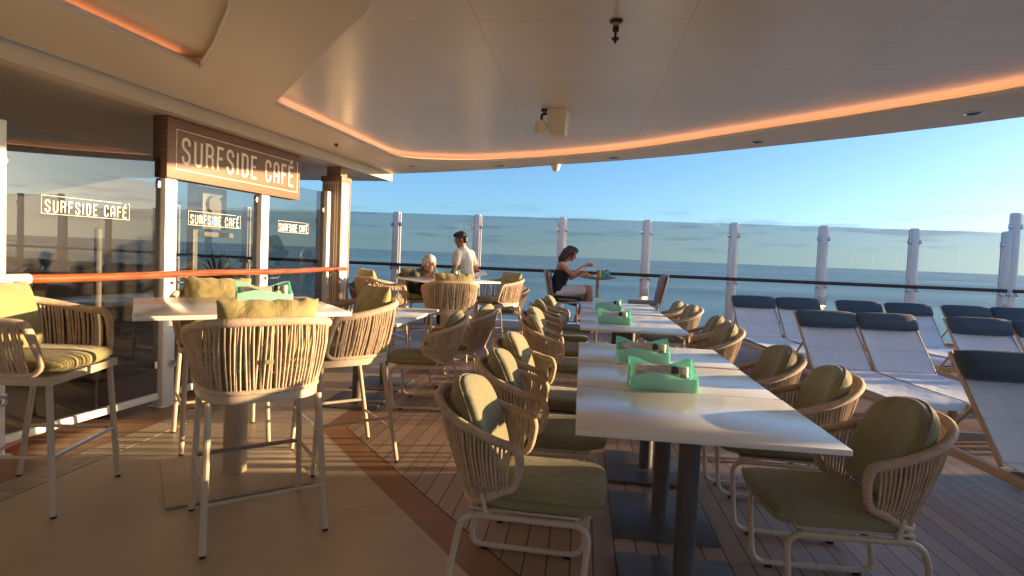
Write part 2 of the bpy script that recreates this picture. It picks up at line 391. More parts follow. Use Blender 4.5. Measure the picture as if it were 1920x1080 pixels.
mr = N.new('ShaderNodeMapRange'); mr.inputs['From Min'].default_value = .35; mr.inputs['From Max'].default_value = .65; mr.inputs['To Min'].default_value = .14; mr.inputs['To Max'].default_value = .34
L.new(n2.outputs['Fac'], mr.inputs[0]); L.new(mr.outputs[0], b.inputs['Roughness'])
mb = MB(); S = 45000; mb.add([(-S, -S, -22), (S, -S, -22), (S, S, -22), (-S, S, -22)], [(0, 1, 2, 3)])
struct(mb, 'sea', sea)

# ------------------------------------------------------------------ deck floors
def sheet(poly, z, name, m, t=.004): return struct(MB().prism(poly, z - t, z), name, m)
M['deck'] = deck_mat('composite_planks', (.36, .25, .185), .1055, .0065)
M['border'] = mat('brown_border', (.235, .115, .045), .5, var=.05, vscale=3, rvar=.08)
M['tile'] = mat('beige_floor', (.39, .32, .23), .42, var=.07, vscale=1.6, rvar=.12, bump=.05, bscale=60)
M['sidefloor'] = mat('brown_floor', (.26, .15, .075), .5, var=.08, vscale=2, rvar=.08)
struct(MB().prism([(-9, -7), (10.6, -7), (10.6, 11.12), (-9, 11.12)], -.25, 0.), 'deck', M['deck'])
d1 = Vector((.652, -.758))
inn = Vector((-1.944, 4.169)); out_ = Vector((-1.763, 4.244))
ii = inn + d1 * 9; oo = out_ + d1 * 9
sheet([(-1.944, 8.9), (-1.944, 4.169), tuple(ii), tuple(oo), (-1.763, 4.244), (-1.763, 8.9)], .004, 'deck_border', M['border'])
sheet([(-2.96, 8.9), (-2.96, -6), (ii.x - 2, -6), tuple(ii), (-1.9442, 4.169), (-1.9442, 8.9)], .004, 'tiled_floor', M['tile'])
sheet([(-9, 8.9), (-9, -6), (-3.17, -6), (-3.17, 8.9)], .004, 'brown_floor', M['sidefloor'])
# seams between the large floor tiles
mb = MB()
def seam(a, c, wd=.005):
    a, c = Vector((*a, .0045)), Vector((*c, .0045)); d = (c - a).normalized().cross(Vector((0, 0, 1))) * wd / 2
    mb.add([a - d, a + d, c + d, c - d], [(3, 2, 1, 0)])
seam((out_.x, out_.y), tuple(oo), .008); seam((-1.763, 4.244), (-1.763, 8.9), .008)
M['seam'] = mat('seam', (.03, .025, .02), .7)
struct(mb, 'floor_seam', M['seam'])
mb = MB()
for k in range(6):
    y = 4.0 - k * 1.1; seam((-2.955, y), (-1.95 + max(0, 4.1 - y) * .86, y), .003)
M['tileseam'] = mat('tile_seam', (.24, .185, .12), .6)
struct(mb, 'floor_joint', M['tileseam'])
# drain: beige grating with open slots over a dark channel
struct(MB().prism([(-3.17, -6), (-2.96, -6), (-2.96, 8.9), (-3.17, 8.9)], .0, .0012), 'drain_channel', M['rubber'])
mb = MB()
for k in range(6):
    x0 = -3.166 + k * .0345; mb.box((x0 + .0125, 1.45, .004), (.025, 14.9, .004))
for k in range(75): mb.box((-3.065, -5.9 + k * .2, .0035), (.2, .035, .004))
tag(mb.build('drain_grating', M['tile'], smooth=0), 'long beige slotted drain grating let into the floor along the cafe side', 'drain')

# ------------------------------------------------------------------ stroke lettering
def arc(cx, cy, rx, a0, a1, n=9, ry=None):
    ry = ry or rx; return [(cx + rx * math.cos(R(a0 + (a1 - a0) * i / n)), cy + ry * math.sin(R(a0 + (a1 - a0) * i / n))) for i in range(n + 1)]
GW = .36; GR = GW / 2
GL = {
 'S': [[(GW, .74)] + arc(GR, 1 - GR, GR, 0, 180) + [(0, .70), (.03, .62), (GW - .03, .40), (GW, .31)] + arc(GR, GR, GR, 0, -180) + [(0, .27)]],
 'U': [[(0, 1)] + arc(GR, GR, GR, 180, 360) + [(GW, 1)]],
 'R': [[(0, 0), (0, 1), (GW - .17, 1)] + arc(GW - .17, .76, .17, 90, -90, 9, .24) + [(.0, .52)], [(GW - .19, .52)] + arc(GW - .17, .35, .17, 90, 0, 6) + [(GW, 0)]],
 'F': [[(0, 0), (0, 1), (GW, 1)], [(0, .53), (GW * .85, .53)]],
 'I': [[(0, 0), (0, 1)]],
 'D': [[(0, 0), (0, 1), (GW - .17, 1)] + arc(GW - .17, .83, .17, 90, 0, 6) + arc(GW - .17, .17, .17, 0, -90, 6) + [(0, 0)]],
 'E': [[(GW, 0), (0, 0), (0, 1), (GW, 1)], [(0, .53), (GW * .85, .53)]],
 'C': [[(GW, .70)] + arc(GR, 1 - GR, GR, 0, 180) + arc(GR, GR, GR, 180, 360) + [(GW, .30)]],
 'A': [[(0, 0)] + arc(GR, 1 - GR, GR, 180, 0) + [(GW, 0)], [(0, .38), (GW, .38)]],
 "'": [[(GW * .35, 1.17), (GW * .78, 1.36)]],
}
def ribbon(mb, line, wd, T, z0, z1):
    """flat stroke with mitred corners; T maps (a, b, depth) to world"""
    P = [Vector(p) for p in line]; P = [p for i, p in enumerate(P) if i == 0 or (p - P[i - 1]).length > 1e-5]; n = len(P); Lf, Rt = [], []
    for i in range(n):
        a = (P[i] - P[i - 1]).normalized() if i else (P[1] - P[0]).normalized()
        c = (P[i + 1] - P[i]).normalized() if i < n - 1 else a
        na, nc = Vector((-a.y, a.x)), Vector((-c.y, c.x)); mm = (na + nc); mm = mm.normalized() if mm.length > .2 else na
        k = min(1.6, 1 / max(.4, mm.dot(na))) * wd / 2
        Lf.append(P[i] + mm * k); Rt.append(P[i] - mm * k)
    o = len(mb.v)
    for q in (z0, z1):
        for l, r in zip(Lf, Rt): mb.v += [tuple(T(l.x, l.y, q)), tuple(T(r.x, r.y, q))]
    for i in range(n - 1):
        a = o + 2 * i; c = a + 2 * n
        mb.f += [(c, c + 1, c + 3, c + 2), (a, a + 2, a + 3, a + 1), (a, c, c + 2, a + 2), (a + 1, a + 3, c + 3, c + 1)]
    e = o + 2 * (n - 1); mb.f += [(o, o + 1, o + 1 + 2 * n, o + 2 * n), (e, e + 2 * n, e + 1 + 2 * n, e + 1)]
def lettering(mb, T, x0, z0, total, h, wd=.125, depth=.004):
    txt = "SURFSIDE CAFÉ"; widths = {'I': 0.03, ' ': .10, 'F': .30}
    ws = [widths.get(c, GW) for c in txt]; nat = sum(ws); gap = (total / h - nat) / (len(txt) - 1)
    x = 0; k = 0
    for c, wdt in zip(txt, ws):
        ls = GL.get('E' if c == 'É' else c, []) + (GL["'"] if c == 'É' else [])
        for l in ls:
            k += 1
            ribbon(mb, [(x0 + (x + px) * h, z0 + py * h) for px, py in l], wd * h, T, 0, depth + .0003 * (k % 3))
        x += wdt + gap
def frame_lines(mb, T, a0, a1, b0, b1, wd, gap, depth=.003):
    ribbon(mb, [(gap[0], b1), (a0, b1), (a0, b0), (a1, b0), (a1, b1), (gap[1], b1)], wd, T, 0, depth)

# ------------------------------------------------------------------ glass screen of the cafe side
FA = R(5.5); FU = Vector((math.sin(FA), math.cos(FA), 0)); FN = Vector((math.cos(FA), -math.sin(FA), 0)); P0 = Vector((-3.435, 4.42, 0))
def W(s, o, z): return P0 + FU * s + FN * o + Vector((0, 0, z))
FR = Matrix((FU, FN * -1, (0, 0, 1))).transposed()      # local x along the screen, y away from the deck
def fbox(mb, s0, s1, o0, o1, z0, z1, bev=0.): return mb.box(W((s0 + s1) / 2, (o0 + o1) / 2, (z0 + z1) / 2), (abs(s1 - s0), abs(o1 - o0), z1 - z0), FR, bev)
scr = thing('glass_screen', 'tall smoked glass screen with white posts along the cafe side', 'glass screen', tuple(P0))
def fpart(mb, name, m, parent=scr, smooth=35):
    root = parent
    while root.parent: root = root.parent
    return mb.xf(Matrix.Translation(-Vector(root.location))).build(name, m, parent, smooth)
posts = [-3.9, -2.6, -1.315, .03, 1.27, 2.55]
for i, s in enumerate(posts):
    top = 2.10 if s < 0 else (1.915 if s < 2 else 2.10)
    mb = MB(); fbox(mb, s - .062, s + .062, -.105, 0., 0., top, .006); p = fpart(mb, 'post', M['white'])
    mb = MB(); fbox(mb, s - .085, s + .085, -.125, .02, 0, .012); fpart(mb, 'base_plate', M['white'], p)
    for z in (.36, 1.86):
        for k in (.075, -.075):
            mb = MB(); fbox(mb, s + k - .025, s + k + .025, -.075, -.035, z - .03, z + .03, .004); fpart(mb, 'clamp', M['steel'], p)
    if s > -1.4 and s < 1:
        c = W(s + .03, .012, .36); mb = MB(); mb.tube([c + FU * (.03 * math.cos(a)) + Vector((0, 0, .03 * math.sin(a))) for a in [2 * PI * k / 16 for k in range(16)]], .006, 6, True)
        mb.tube([c - FN * .012, c + FN * .012], .012, 8); fpart(mb, 'ring_handle', M['steel'], p)
for a, c in zip(posts[:-1], posts[1:]):
    top = 2.10 if c < 0 else 2.085
    mb = MB(); fbox(mb, a + .07, c - .07, -.061, -.049, .125, top); fpart(mb, 'glass_pane', M['cafeglass'], smooth=0)
    mb = MB(); fbox(mb, a + .068, c - .068, -.08, -.03, .07, .125, .004); fpart(mb, 'bottom_rail', M['white'])
def TP(a, bq, d): return W(a, -.047 + d, bq)
for (a0, a1) in ((-1.005, -.33), (.27, .945), (1.56, 2.152)):
    wd = a1 - a0; z0, z1 = 1.549, 1.671; mb = MB()
    lettering(mb, TP, a0 + .04 * wd, 1.563, wd * .92, .0765, .115, .0015)
    frame_lines(mb, TP, a0, a1, z0, z1, .0026, (a0 + wd * .90, a1 - wd * .02), .0012)
    fpart(mb, 'lettering', M['vinyl'], smooth=0)
# sign box
sg = thing('sign_board', 'long walnut sign board with cream cafe lettering fixed on the screen posts', 'sign', tuple(W(.92, -.05, 1.92)))
mb = MB(); fbox(mb, -.035, 1.858, -.13, .012, 1.923, 2.426, .003); fpart(mb, 'panel', M['walnut'], sg)
def TS(a, bq, d): return W(a, .012 + d, bq)
mb = MB(); lettering(mb, TS, .125, 2.065, 1.59, .205, .125, .006); fpart(mb, 'lettering', M['letter'], sg, 0)
mb = MB(); frame_lines(mb, TS, .06, 1.80, 2.005, 2.335, .007, (1.655, 1.775), .003); fpart(mb, 'border_line', M['letter'], sg, 0)
# handrail
hr = thing('handrail', 'glossy reddish brown wooden handrail running along the glass screen', 'handrail', tuple(W(.9, .1, 1.12)))
mb = MB(); mb.tube([W(-1.22 + k * .1, .105, 1.125 - .004 * math.sin(k * .3)) for k in range(41)], .03, 14); fpart(mb, 'rail', M['handrail'], hr)
mb = MB(); mb.tube(resample([W(-2.6, .105, 1.125), W(-1.2, .105, 1.125)], .05), .034, 14); fpart(mb, 'end_sleeve', M['cream'], hr)
for s in posts[2:]:
    mb = MB(); mb.tube(rounded([W(s + .02, -.01, 1.05), W(s + .02, .06, 1.05), W(s + .14, .075, 1.05), W(s + .14, .1, 1.10)], .02), .008, 8); mb.tube([W(s + .02, .0, 1.05), W(s + .02, .004, 1.05)], .025, 12)
    fpart(mb, 'bracket', M['steel'], hr)
struct(MB().box((10.15, -.45, .725), (.08, 12.8, 1.45), None, .01), 'unseen_shade_wall', M['white'])  # unseen wall, added and sized to keep the low sun off the near deck
# striped column
cl = thing('striped_column', 'square ribbed column with a dark capital at the end of the screen', 'column', tuple(W(2.7, -.02, 0)))
mb = MB(); fbox(mb, 2.605, 2.83, -.15, .115, 0, 2.235, .004)
fpart(mb, 'shaft', M['soffit'], cl)
M['brownstripe'] = mat('brown_stripe', (.27, .165, .105), .5, var=.1)
mb = MB()
for k in range(8): fbox(mb, 2.599, 2.6045, -.146 + k * .0325, -.146 + k * .0325 + .007, .05, 2.2)
fbox(mb, 2.597, 2.622, .1, .1225, .0, 2.235); fbox(mb, 2.815, 2.84, .1, .1225, .0, 2.235)
fpart(mb, 'rib', M['brownstripe'], cl)
mb = MB(); fbox(mb, 2.59, 2.845, -.165, .13, 2.235, 2.30, .004); fbox(mb, 2.64, 2.80, -.11, .085, 2.30, 2.44); fpart(mb, 'capital', M['brownstripe'], cl)

# ------------------------------------------------------------------ ceiling
ZC = 2.54; ZL = 2.43; ZP = 2.612
fe = [W(s, .145, 0) for s in (4.05, -9.8)]
oc = [(-2.92, 8.44), (-2.1, 8.12), (-1.107, 7.678), (-.355, 7.238), (.308, 6.876), (1.0, 6.42), (1.629, 5.928), (2.343, 5.35), (3.108, 4.609), (3.75, 3.7), (4.25, 2.6), (4.6, 1.2), (4.75, -.6), (4.8, -3), (4.8, -6.4)]
outer = [(p.x, p.y) for p in catmull([(x, y, 0) for x, y in oc], 5)] + [(fe[1].x, -6.4)]
rc = [(-2.369, 6.852), (-2.30, 7.03), (-2.15, 7.135), (-1.902, 7.189), (-1.45, 7.17), (-1.019, 7.04), (-.35, 6.74), (.281, 6.358), (.87, 5.85), (1.409, 5.30), (2.08, 4.62), (2.692, 3.92), (3.25, 2.95), (3.6, 1.9), (3.8, .5), (3.85, -1.5), (3.85, -5.2)]
rec1 = [(p.x, p.y) for p in catmull([(x, y, 0) for x, y in rc], 5)]
lc = [(.25, -5.2), (.15, -2), (-.05, 0), (-.45, 1.5), (-1.006, 2.586), (-1.338, 2.995), (-1.9, 3.68), (-2.545, 4.441)]
rec1 += [(p.x, p.y) for p in catmull([(x, y, 0) for x, y in lc], 5)]
r2 = [(-2.552, 3.552), (-2.25, 3.24), (-1.997, 2.947), (-1.695, 2.565), (-1.3, 1.8), (-1.0, .6), (-.85, -1.5), (-.8, -5.2)]
rec2 = [(p.x, p.y) for p in catmull([(x, y, 0) for x, y in r2], 5)] + [(-3.15, -5.2)]
outer.reverse()
struct(MB().prism(outer, ZC, ZC + .03, [rec1, rec2]), 'ceiling', M['soffit'])
def cat_panel():
    m = mat('satin_panel', (.76, .71, .65), .30, metal=.25, var=.02, vscale=.6, rvar=.05)
    nt = m.node_tree; N = nt.nodes; L = nt.links; b = N['Principled BSDF']
    tc = N.new('ShaderNodeTexCoord'); sp = N.new('ShaderNodeSeparateXYZ'); L.new(tc.outputs['Object'], sp.inputs[0])
    def line(out, pitch, off, wd):
        a = N.new('ShaderNodeMath'); a.operation = 'ADD'; a.inputs[1].default_value = off; L.new(out, a.inputs[0])
        d = N.new('ShaderNodeMath'); d.operation = 'DIVIDE'; d.inputs[1].default_value = pitch; L.new(a.outputs[0], d.inputs[0])
        f = N.new('ShaderNodeMath'); f.operation = 'FRACT'; L.new(d.outputs[0], f.inputs[0])
        l = N.new('ShaderNodeMath'); l.operation = 'LESS_THAN'; l.inputs[1].default_value = wd / pitch; L.new(f.outputs[0], l.inputs[0]); return l.outputs[0]
    a = line(sp.outputs['X'], 1.083, .602, .004); c = line(sp.outputs['Y'], .34, .05, .003)
    mxx = N.new('ShaderNodeMath'); mxx.operation = 'MAXIMUM'; L.new(a, mxx.inputs[0]); L.new(c, mxx.inputs[1])
    src = b.inputs['Base Color'].links[0].from_socket
    mix = N.new('ShaderNodeMix'); mix.data_type = 'RGBA'; L.new(mxx.outputs[0], mix.inputs['Factor']); L.new(src, mix.inputs['A']); mix.inputs['B'].default_value = (.50, .45, .39, 1)
    L.new(mix.outputs['Result'], b.inputs['Base Color'])
    # gentle oil-canning of the sheet metal
    n2 = N.new('ShaderNodeTexNoise'); n2.inputs['Scale'].default_value = 1.4; n2.inputs['Detail'].default_value = 1.5; L.new(tc.outputs['Object'], n2.inputs['Vector'])
    bp = N.new('ShaderNodeBump'); bp.inputs['Strength'].default_value = .35; bp.inputs['Distance'].default_value = .03; L.new(n2.outputs['Fac'], bp.inputs['Height']); L.new(bp.outputs[0], b.inputs['Normal'])
    return m
M['panel'] = cat_panel()
def offset_path(path, d):
    n = len(path); o = []
    for i in range(n):
        a, c = Vector(path[(i - 1) % n]), Vector(path[(i + 1) % n]); t = (c - a).normalized(); o.append((path[i][0] + t.y * d, path[i][1] - t.x * d))
    return o
def area(p): return sum(p[i][0] * p[(i + 1) % len(p)][1] - p[(i + 1) % len(p)][0] * p[i][1] for i in range(len(p)))
for nm, rec in (('main', rec1), ('side', rec2)):
    r = rec if area(rec) > 0 else list(reversed(rec))
    big = offset_path(r, .09)
    struct(MB().prism(big, ZP, ZP + .02), 'ceiling_recess_panel', M['panel'] if nm == 'main' else M['soffit'])
    # upstand wall of the cove
    mb = MB(); n = len(big)
    for i in range(n):
        a, c = big[i], big[(i + 1) % n]
        mb.add([(a[0], a[1], ZC + .03), (c[0], c[1], ZC + .03), (c[0], c[1], ZP), (a[0], a[1], ZP)], [(0, 1, 2, 3), (3, 2, 1, 0)][:1])
    struct(mb, 'ceiling_cove_wall', M['soffit'])
    lip = offset_path(r, .0)
    mb = MB(); mb.tube([(x, y, ZC + .018) for x, y in lip], .014, 6, True); struct(mb, 'ceiling_trim', M['white'], 40)
    if nm == 'main':
        op = [(-2.53, 4.62), (-2.45, 5.7)] + [(p.x, p.y) for p in catmull([(x, y, 0) for x, y in rc], 5)]
    else: op = [(-3.12, -4.5), (-2.56, 3.46)]
    path = []
    for i in range(len(op)):
        t = (Vector(op[min(i + 1, len(op) - 1)]) - Vector(op[max(i - 1, 0)])).normalized(); path.append((op[i][0] - t.y * .066, op[i][1] + t.x * .066))
    lo = thing('cove_light', 'orange cove light along the ' + ('long curved edge of the main ceiling recess' if nm == 'main' else 'straight edge of the smaller recess at top left'), 'cove light', (path[0][0], path[0][1], ZC + .038))
    lo['group'] = 'ceiling cove lights'
    mb = MB(); mb.tube([(x - path[0][0], y - path[0][1], 0) for x, y in path], .007, 6); mb.build('light_strip', M['led'] if nm == 'main' else M['led2'], lo)
# roof slab above, fascia beam and the lower soffit over the cafe
struct(MB().prism(outer, ZP + .03, ZP + .30), 'roof', M['white'])
mb = MB(); n = len(outer)
for i in range(n):
    a, c = outer[i], outer[(i + 1) % n]; mb.add([(a[0], a[1], ZC), (c[0], c[1], ZC), (c[0], c[1], ZP + .03), (a[0], a[1], ZP + .03)], [(0, 1, 2, 3)])
struct(mb, 'roof_edge', M['white'])
M['fascia'] = mat('fascia_paint', (.56, .49, .38), .45, var=.02, vscale=1)
mb = MB(); fbox(mb, -9.8, 4.05, .10, .145, ZL - .004, ZC - .002); struct(mb, 'roof_fascia', M['fascia'])
mb = MB(); fbox(mb, -9.8, 4.05, -5., .10, ZL, ZL + .18); struct(mb, 'lower_ceiling', M['soffit'])
M['trimwhite'] = M['white']
# wall of the deckhouse behind the camera, and the dark deckhouse beyond the screen
struct(MB().box((-.2, -6.6, 1.35), (10.4, .3, 2.7)), 'deckhouse_wall', M['soffit'])
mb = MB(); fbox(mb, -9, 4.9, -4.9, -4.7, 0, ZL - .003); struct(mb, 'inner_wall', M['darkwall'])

# ------------------------------------------------------------------ balustrades
def balustrade(name, label, pts, ztop, lamps=(), gm='balglass', hz=1.118):
    A = Vector((*pts[0], 0)); root = thing(name, label, 'balustrade', tuple(A))
    n = len(pts)
    for i in range(n):
        p = Vector((*pts[i], 0)) - A
        q = Vector((*pts[min(i + 1, n - 1)], 0)) - Vector((*pts[max(i - 1, 0)], 0)); d = q.normalized(); ang = math.atan2(d.y, d.x)
        Rm = Matrix.Rotation(ang, 3, 'Z'); nn = Rm @ Vector((0, -1, 0))
        mb = MB(); mb.box(p + Vector((0, 0, ztop / 2 + .01)), (.105, .11, ztop + .02), Rm, .010); po = mb.build('post', M['white'], root)
        mb = MB(); mb.box(p + Rm @ Vector((.066, -.0, ztop / 2)), (.034, .05, ztop), Rm, .004); mb.box(p + Rm @ Vector((-.066, 0, ztop / 2)), (.034, .05, ztop), Rm, .004); mb.build('edge_channel', M['white'], po)
        for s in (-1, 1):
            MB().box(p + Rm @ Vector((s * .082, -.02, ztop - .215)), (.05, .05, .075), Rm, .004).build('clamp', M['steel'], po)
            MB().box(p + Rm @ Vector((s * .07, -.05, hz - .063)), (.05, .04, .06), Rm, .004).build('rail_clamp', M['steel'], po)
        if i in lamps:
            lp = MB().box(p + Rm @ Vector((.015, -.10, .80)), (.10, .075, .16), Rm, .006).build('lamp_housing', M['cream'], root)
            MB().box(p + Rm @ Vector((.015, -.10, .712)), (.07, .05, .014), Rm).build('lamp_lens', M['glow'], lp)
        if i < n - 1:
            p2 = Vector((*pts[i + 1], 0)) - A; v = p2 - p; ln = v.length; c = (p + p2) / 2; dv = v.normalized(); Ra = Matrix.Rotation(math.atan2(dv.y, dv.x), 3, 'Z')
            MB().box(c + Vector((0, 0, (ztop + .16) / 2)), (ln - .14, .012, ztop - .16), Ra).build('glass_pane', M[gm], root, 0)
    mb = MB()
    for i in range(n - 1):
        p = Vector((*pts[i], 0)) - A; p2 = Vector((*pts[i + 1], 0)) - A; v = p2 - p; dv = v.normalized(); Ra = Matrix.Rotation(math.atan2(dv.y, dv.x), 3, 'Z')
        mb.box((p + p2) / 2 + Vector((0, 0, .07)), (v.length, .16, .14), Ra, .01)
    mb.build('kerb', M['white'], root)
    path = [Vector((*p, 0)) - A + Vector((0, 0, hz)) for p in pts]
    path = [p + Vector((0, 0, 0)) for p in path]; off = Vector((0, -.075, 0)) if abs(pts[-1][1] - pts[0][1]) < 1 else Vector((-.075 if pts[0][0] > 0 else .075, 0, 0))
    MB().tube(resample([p + off for p in path], .5), .03, 10).build('handrail', M['teakrail'], root)
    return root
xs = [-8.3, -6.75, -5.18, -3.624, -2.03, -.411, 1.152, 2.70, 4.239, 5.743, 7.228]
balustrade('glass_balustrade', 'long tinted glass balustrade with white posts across the bow end of the deck', [(x, 10.9) for x in xs], 2.12, lamps=(6, 8, 10))
ys = [10.9, 9.3, 7.7, 6.1, 4.5, 2.9, 1.3, -.3, -1.9, -3.5, -5.1, -6.7]
balustrade('glass_balustrade', 'taller glass balustrade beginning at the right edge of the bow glass', [(7.335, 10.9), (8.8, 10.9), (10.3, 10.9)], 2.44)
balustrade('glass_balustrade', 'glass balustrade down the sunny side of the deck beyond the loungers', [(10.3, y - .12) for y in ys], 2.12, gm='clearglass', hz=.92)
balustrade('glass_balustrade', 'far glass balustrade on the shaded side seen through the smoked screen', [(-8.45, y) for y in ys if y > 1], 2.12, gm='clearglass')

# ------------------------------------------------------------------ low rope armchair (faces local +x)
def V3(x, y, z): return Vector((x, y, z))
def sgn(v): return -1 if v < 0 else 1
def shell(mb_r, mb_f, top, bot, ncord, rim_r, bot_r, seed, jit, bow, wrap=True, fx=.034, cr=.0057):
    """top and bot: functions of t in [-1, 1] going round the back; cords hang between them"""
    rs = random.Random(seed); n = 60
    T = [top(-1 + 2 * i / n) for i in range(n + 1)]; B = [bot(-1 + 2 * i / n) for i in range(n + 1)]
    def front(a, c, s):
        f = Vector((fx, 0, 0)); return [a + f * .6 + V3(0, 0, -.012), a + f * 1.0 + V3(0, 0, -.05), a.lerp(c, .5) + f * 1.05, c + f * .95 + V3(0, 0, .045), c + f * .5 + V3(0, 0, .012)]
    loop = T + front(T[-1], B[-1], 1) + list(reversed(B)) + list(reversed(front(T[0], B[0], -1)))
    loop = resample(catmull(loop, 3, True) + [loop[0]], .0075)[:-1]
    zt = max(p.z for p in T); zb = min(p.z for p in B)
    rad = []
    for i, p in enumerate(loop):
        k = (p.z - zb) / (zt - zb); r = bot_r + (rim_r - bot_r) * min(1, max(0, k * 1.6))
        rad.append(r * (1.0 + (.055 if i % 2 else -.03) * (1 if wrap else 0)))
    mb_r.tube(loop, rad, 9, True)
    def table(fn):
        P = [fn(-1 + i / 150) for i in range(301)]; L = [0.]
        for i in range(1, 301): L.append(L[-1] + (P[i] - P[i - 1]).length)
        return P, L
    tt, tb = table(top), table(bot)
    def at_len(tab, u):
        P, L = tab; d = u * L[-1]; i = 0
        while i < 299 and L[i + 1] < d: i += 1
        return P[i].lerp(P[i + 1], (d - L[i]) / max(1e-9, L[i + 1] - L[i]))
    for i in range(ncord):
        t = (i + .5) / ncord; t1 = max(0, min(1, t + rs.uniform(-jit, jit) * .5)); t2 = max(0, min(1, t + rs.uniform(-jit, jit) * .5))
        a, c = at_len(tt, t1), at_len(tb, t2); mid = a.lerp(c, .5); od = V3(mid.x + .0, mid.y, 0).normalized() if V3(mid.x, mid.y, 0).length > .01 else V3(-1, 0, 0)
        b_ = bow * rs.uniform(.5, 1.3)
        mb_r.tube([a, a.lerp(c, .33) + od * b_, a.lerp(c, .66) + od * b_ * .9, c], cr, 6, caps=False)
def low_top(t):
    s = abs(t); th = s ** .92 * PI / 2
    return V3(-.012 - .343 * math.cos(th) ** .8, sgn(t) * .240 * math.sin(th) ** .66, .808 - .148 * s ** 1.25)
def low_bot(t):
    s = abs(t); th = s ** .95 * PI / 2
    return V3(-.02 - .195 * math.cos(th) ** .8, sgn(t) * .226 * math.sin(th) ** .66, .408 + .075 * max(0, (s - .5) / .5) ** 1.3)
def make_chair():
    t = thing('rope_armchair', 'x', 'armchair')
    a = MB(); shell(a, None, low_top, low_bot, 54, .0185, .015, 3, .004, .010)
    a.build('rope_shell', M['rope'], t, 50)
    for sy in (-1, 1):
        y = .232 * sy; mb = MB()
        lp = rounded([V3(.30, y, .375), V3(.272, y, .018), V3(-.265, y, .018), V3(-.20, y, .375)], .07, 6, True)
        mb.tube(lp, .0125, 9, True)
        mb.tube([V3(-.10, y, .375), V3(-.125, y * .97, .46)], .009, 7)
        f = mb.build('leg_frame', M['frame'], t)
        for x in (.20, -.19): MB().box((x, y, .006), (.03, .028, .013)).build('foot_pad', M['rubber'], f)
    mb = MB()
    for x in (.24, .0, -.16): mb.tube([V3(x, -.232, .375), V3(x, .232, .375)], .010, 8)
    mb.box((.04, 0, .392), (.44, .43, .012), None, .004)
    mb.build('seat_base', M['frame'], t)
    c = pillow(.50, .475, .082, .12, 7, .34, 20, 20).build('seat_cushion', M['olive'], t, 60)
    c.location = (.115, 0, .437)
    mb = MB(); kk = .12
    lp = []
    for i in range(48):
        a = 2 * PI * i / 48; cu, sv = math.cos(a), math.sin(a); m_ = max(abs(cu), abs(sv)); u, v = cu / m_, sv / m_
        lp.append(V3(.25 * u * math.sqrt(1 - kk * v * v), .2375 * v * math.sqrt(1 - kk * u * u), .012))
    mb.tube(lp, .0035, 5, True); mb.build('piping', M['olive'], c)
    b = pillow(.415, .425, .115, .10, 5, .36, 24, 24, .03, 4, .40).build('back_cushion', M['olive'], t, 60)
    Mx = Matrix(((0, 0, 1, 0), (1, 0, 0, 0), (0, 1, 0, 0), (0, 0, 0, 1)))    # width along y, height along z, thickness along x
    b.data.transform(Mx)
    for v in b.data.vertices: v.co.x += 1.15 * v.co.y ** 2
    b.rotation_euler = (0, R(-19), 0); b.location = (-.208, 0, .665)
    lp = []
    for i in range(56):
        a = 2 * PI * i / 56; cu, sv = math.cos(a), math.sin(a); m_ = max(abs(cu), abs(sv)); u, v = cu / m_, sv / m_; k_ = .10 if v < 0 else .40
        y_, z_ = .2085 * u * math.sqrt(1 - k_ * v * v), .2135 * v * math.sqrt(1 - k_ * u * u); lp.append(V3(1.15 * y_ * y_, y_, z_))
    mb = MB(); mb.tube(lp, .0042, 6, True); mb.build('piping', M['olive'], b)
    return t
chair0 = make_chair(); first_chair = [True]
def place_chair(x, y, rz, label, group):
    if first_chair[0]:
        first_chair[0] = False; chair0.location = (x, y, .0); chair0.rotation_euler = (0, 0, rz); chair0['label'] = label; r = chair0
    else: r = dup(chair0, (x, y, 0), rz, label, jit=.008)
    r['group'] = group; return r
ordn = ['nearest', 'second', 'third', 'fourth', 'fifth', 'sixth', 'farthest']
gl = 'rope armchairs along the white table row'
for i, (y, dx, da) in enumerate([(2.42, 0, -2), (3.18, .03, 3), (3.90, .01, -4), (5.17, .05, 3), (5.92, -.02, -4), (7.02, -.04, 5), (7.78, .03, -2)]):
    place_chair(-.22 + dx, y, R(da), f'{ordn[i]} olive cushioned rope armchair on the cafe side of the white table row', gl)
for i, (y, dx, da) in enumerate([(2.53, 0.02, 1), (3.30, .03, -3), (3.97, -.01, 3), (5.30, -.03, 4), (6.12, .05, -4), (7.45, .05, 3), (8.05, -.03, -3)]):
    place_chair(1.10 + dx, y, PI + R(da), f'{ordn[i]} olive cushioned rope armchair on the lounger side of the white table row', gl)
gm = 'rope armchairs at other tables'
place_chair(-1.36, 5.12, PI + R(6), 'sunlit rope armchair drawn up to the low table behind the high table', gm)
place_chair(-1.22, 5.98, PI - R(4), 'shaded rope armchair just behind the sunlit one at the low table', gm)
place_chair(-1.27, 9.95, PI + R(8), 'lone rope armchair by the bow glass right of the standing waiter', gm)
place_chair(-3.45, 9.15, R(5), 'dark shaded rope armchair beside the striped column near the bow glass', gm)

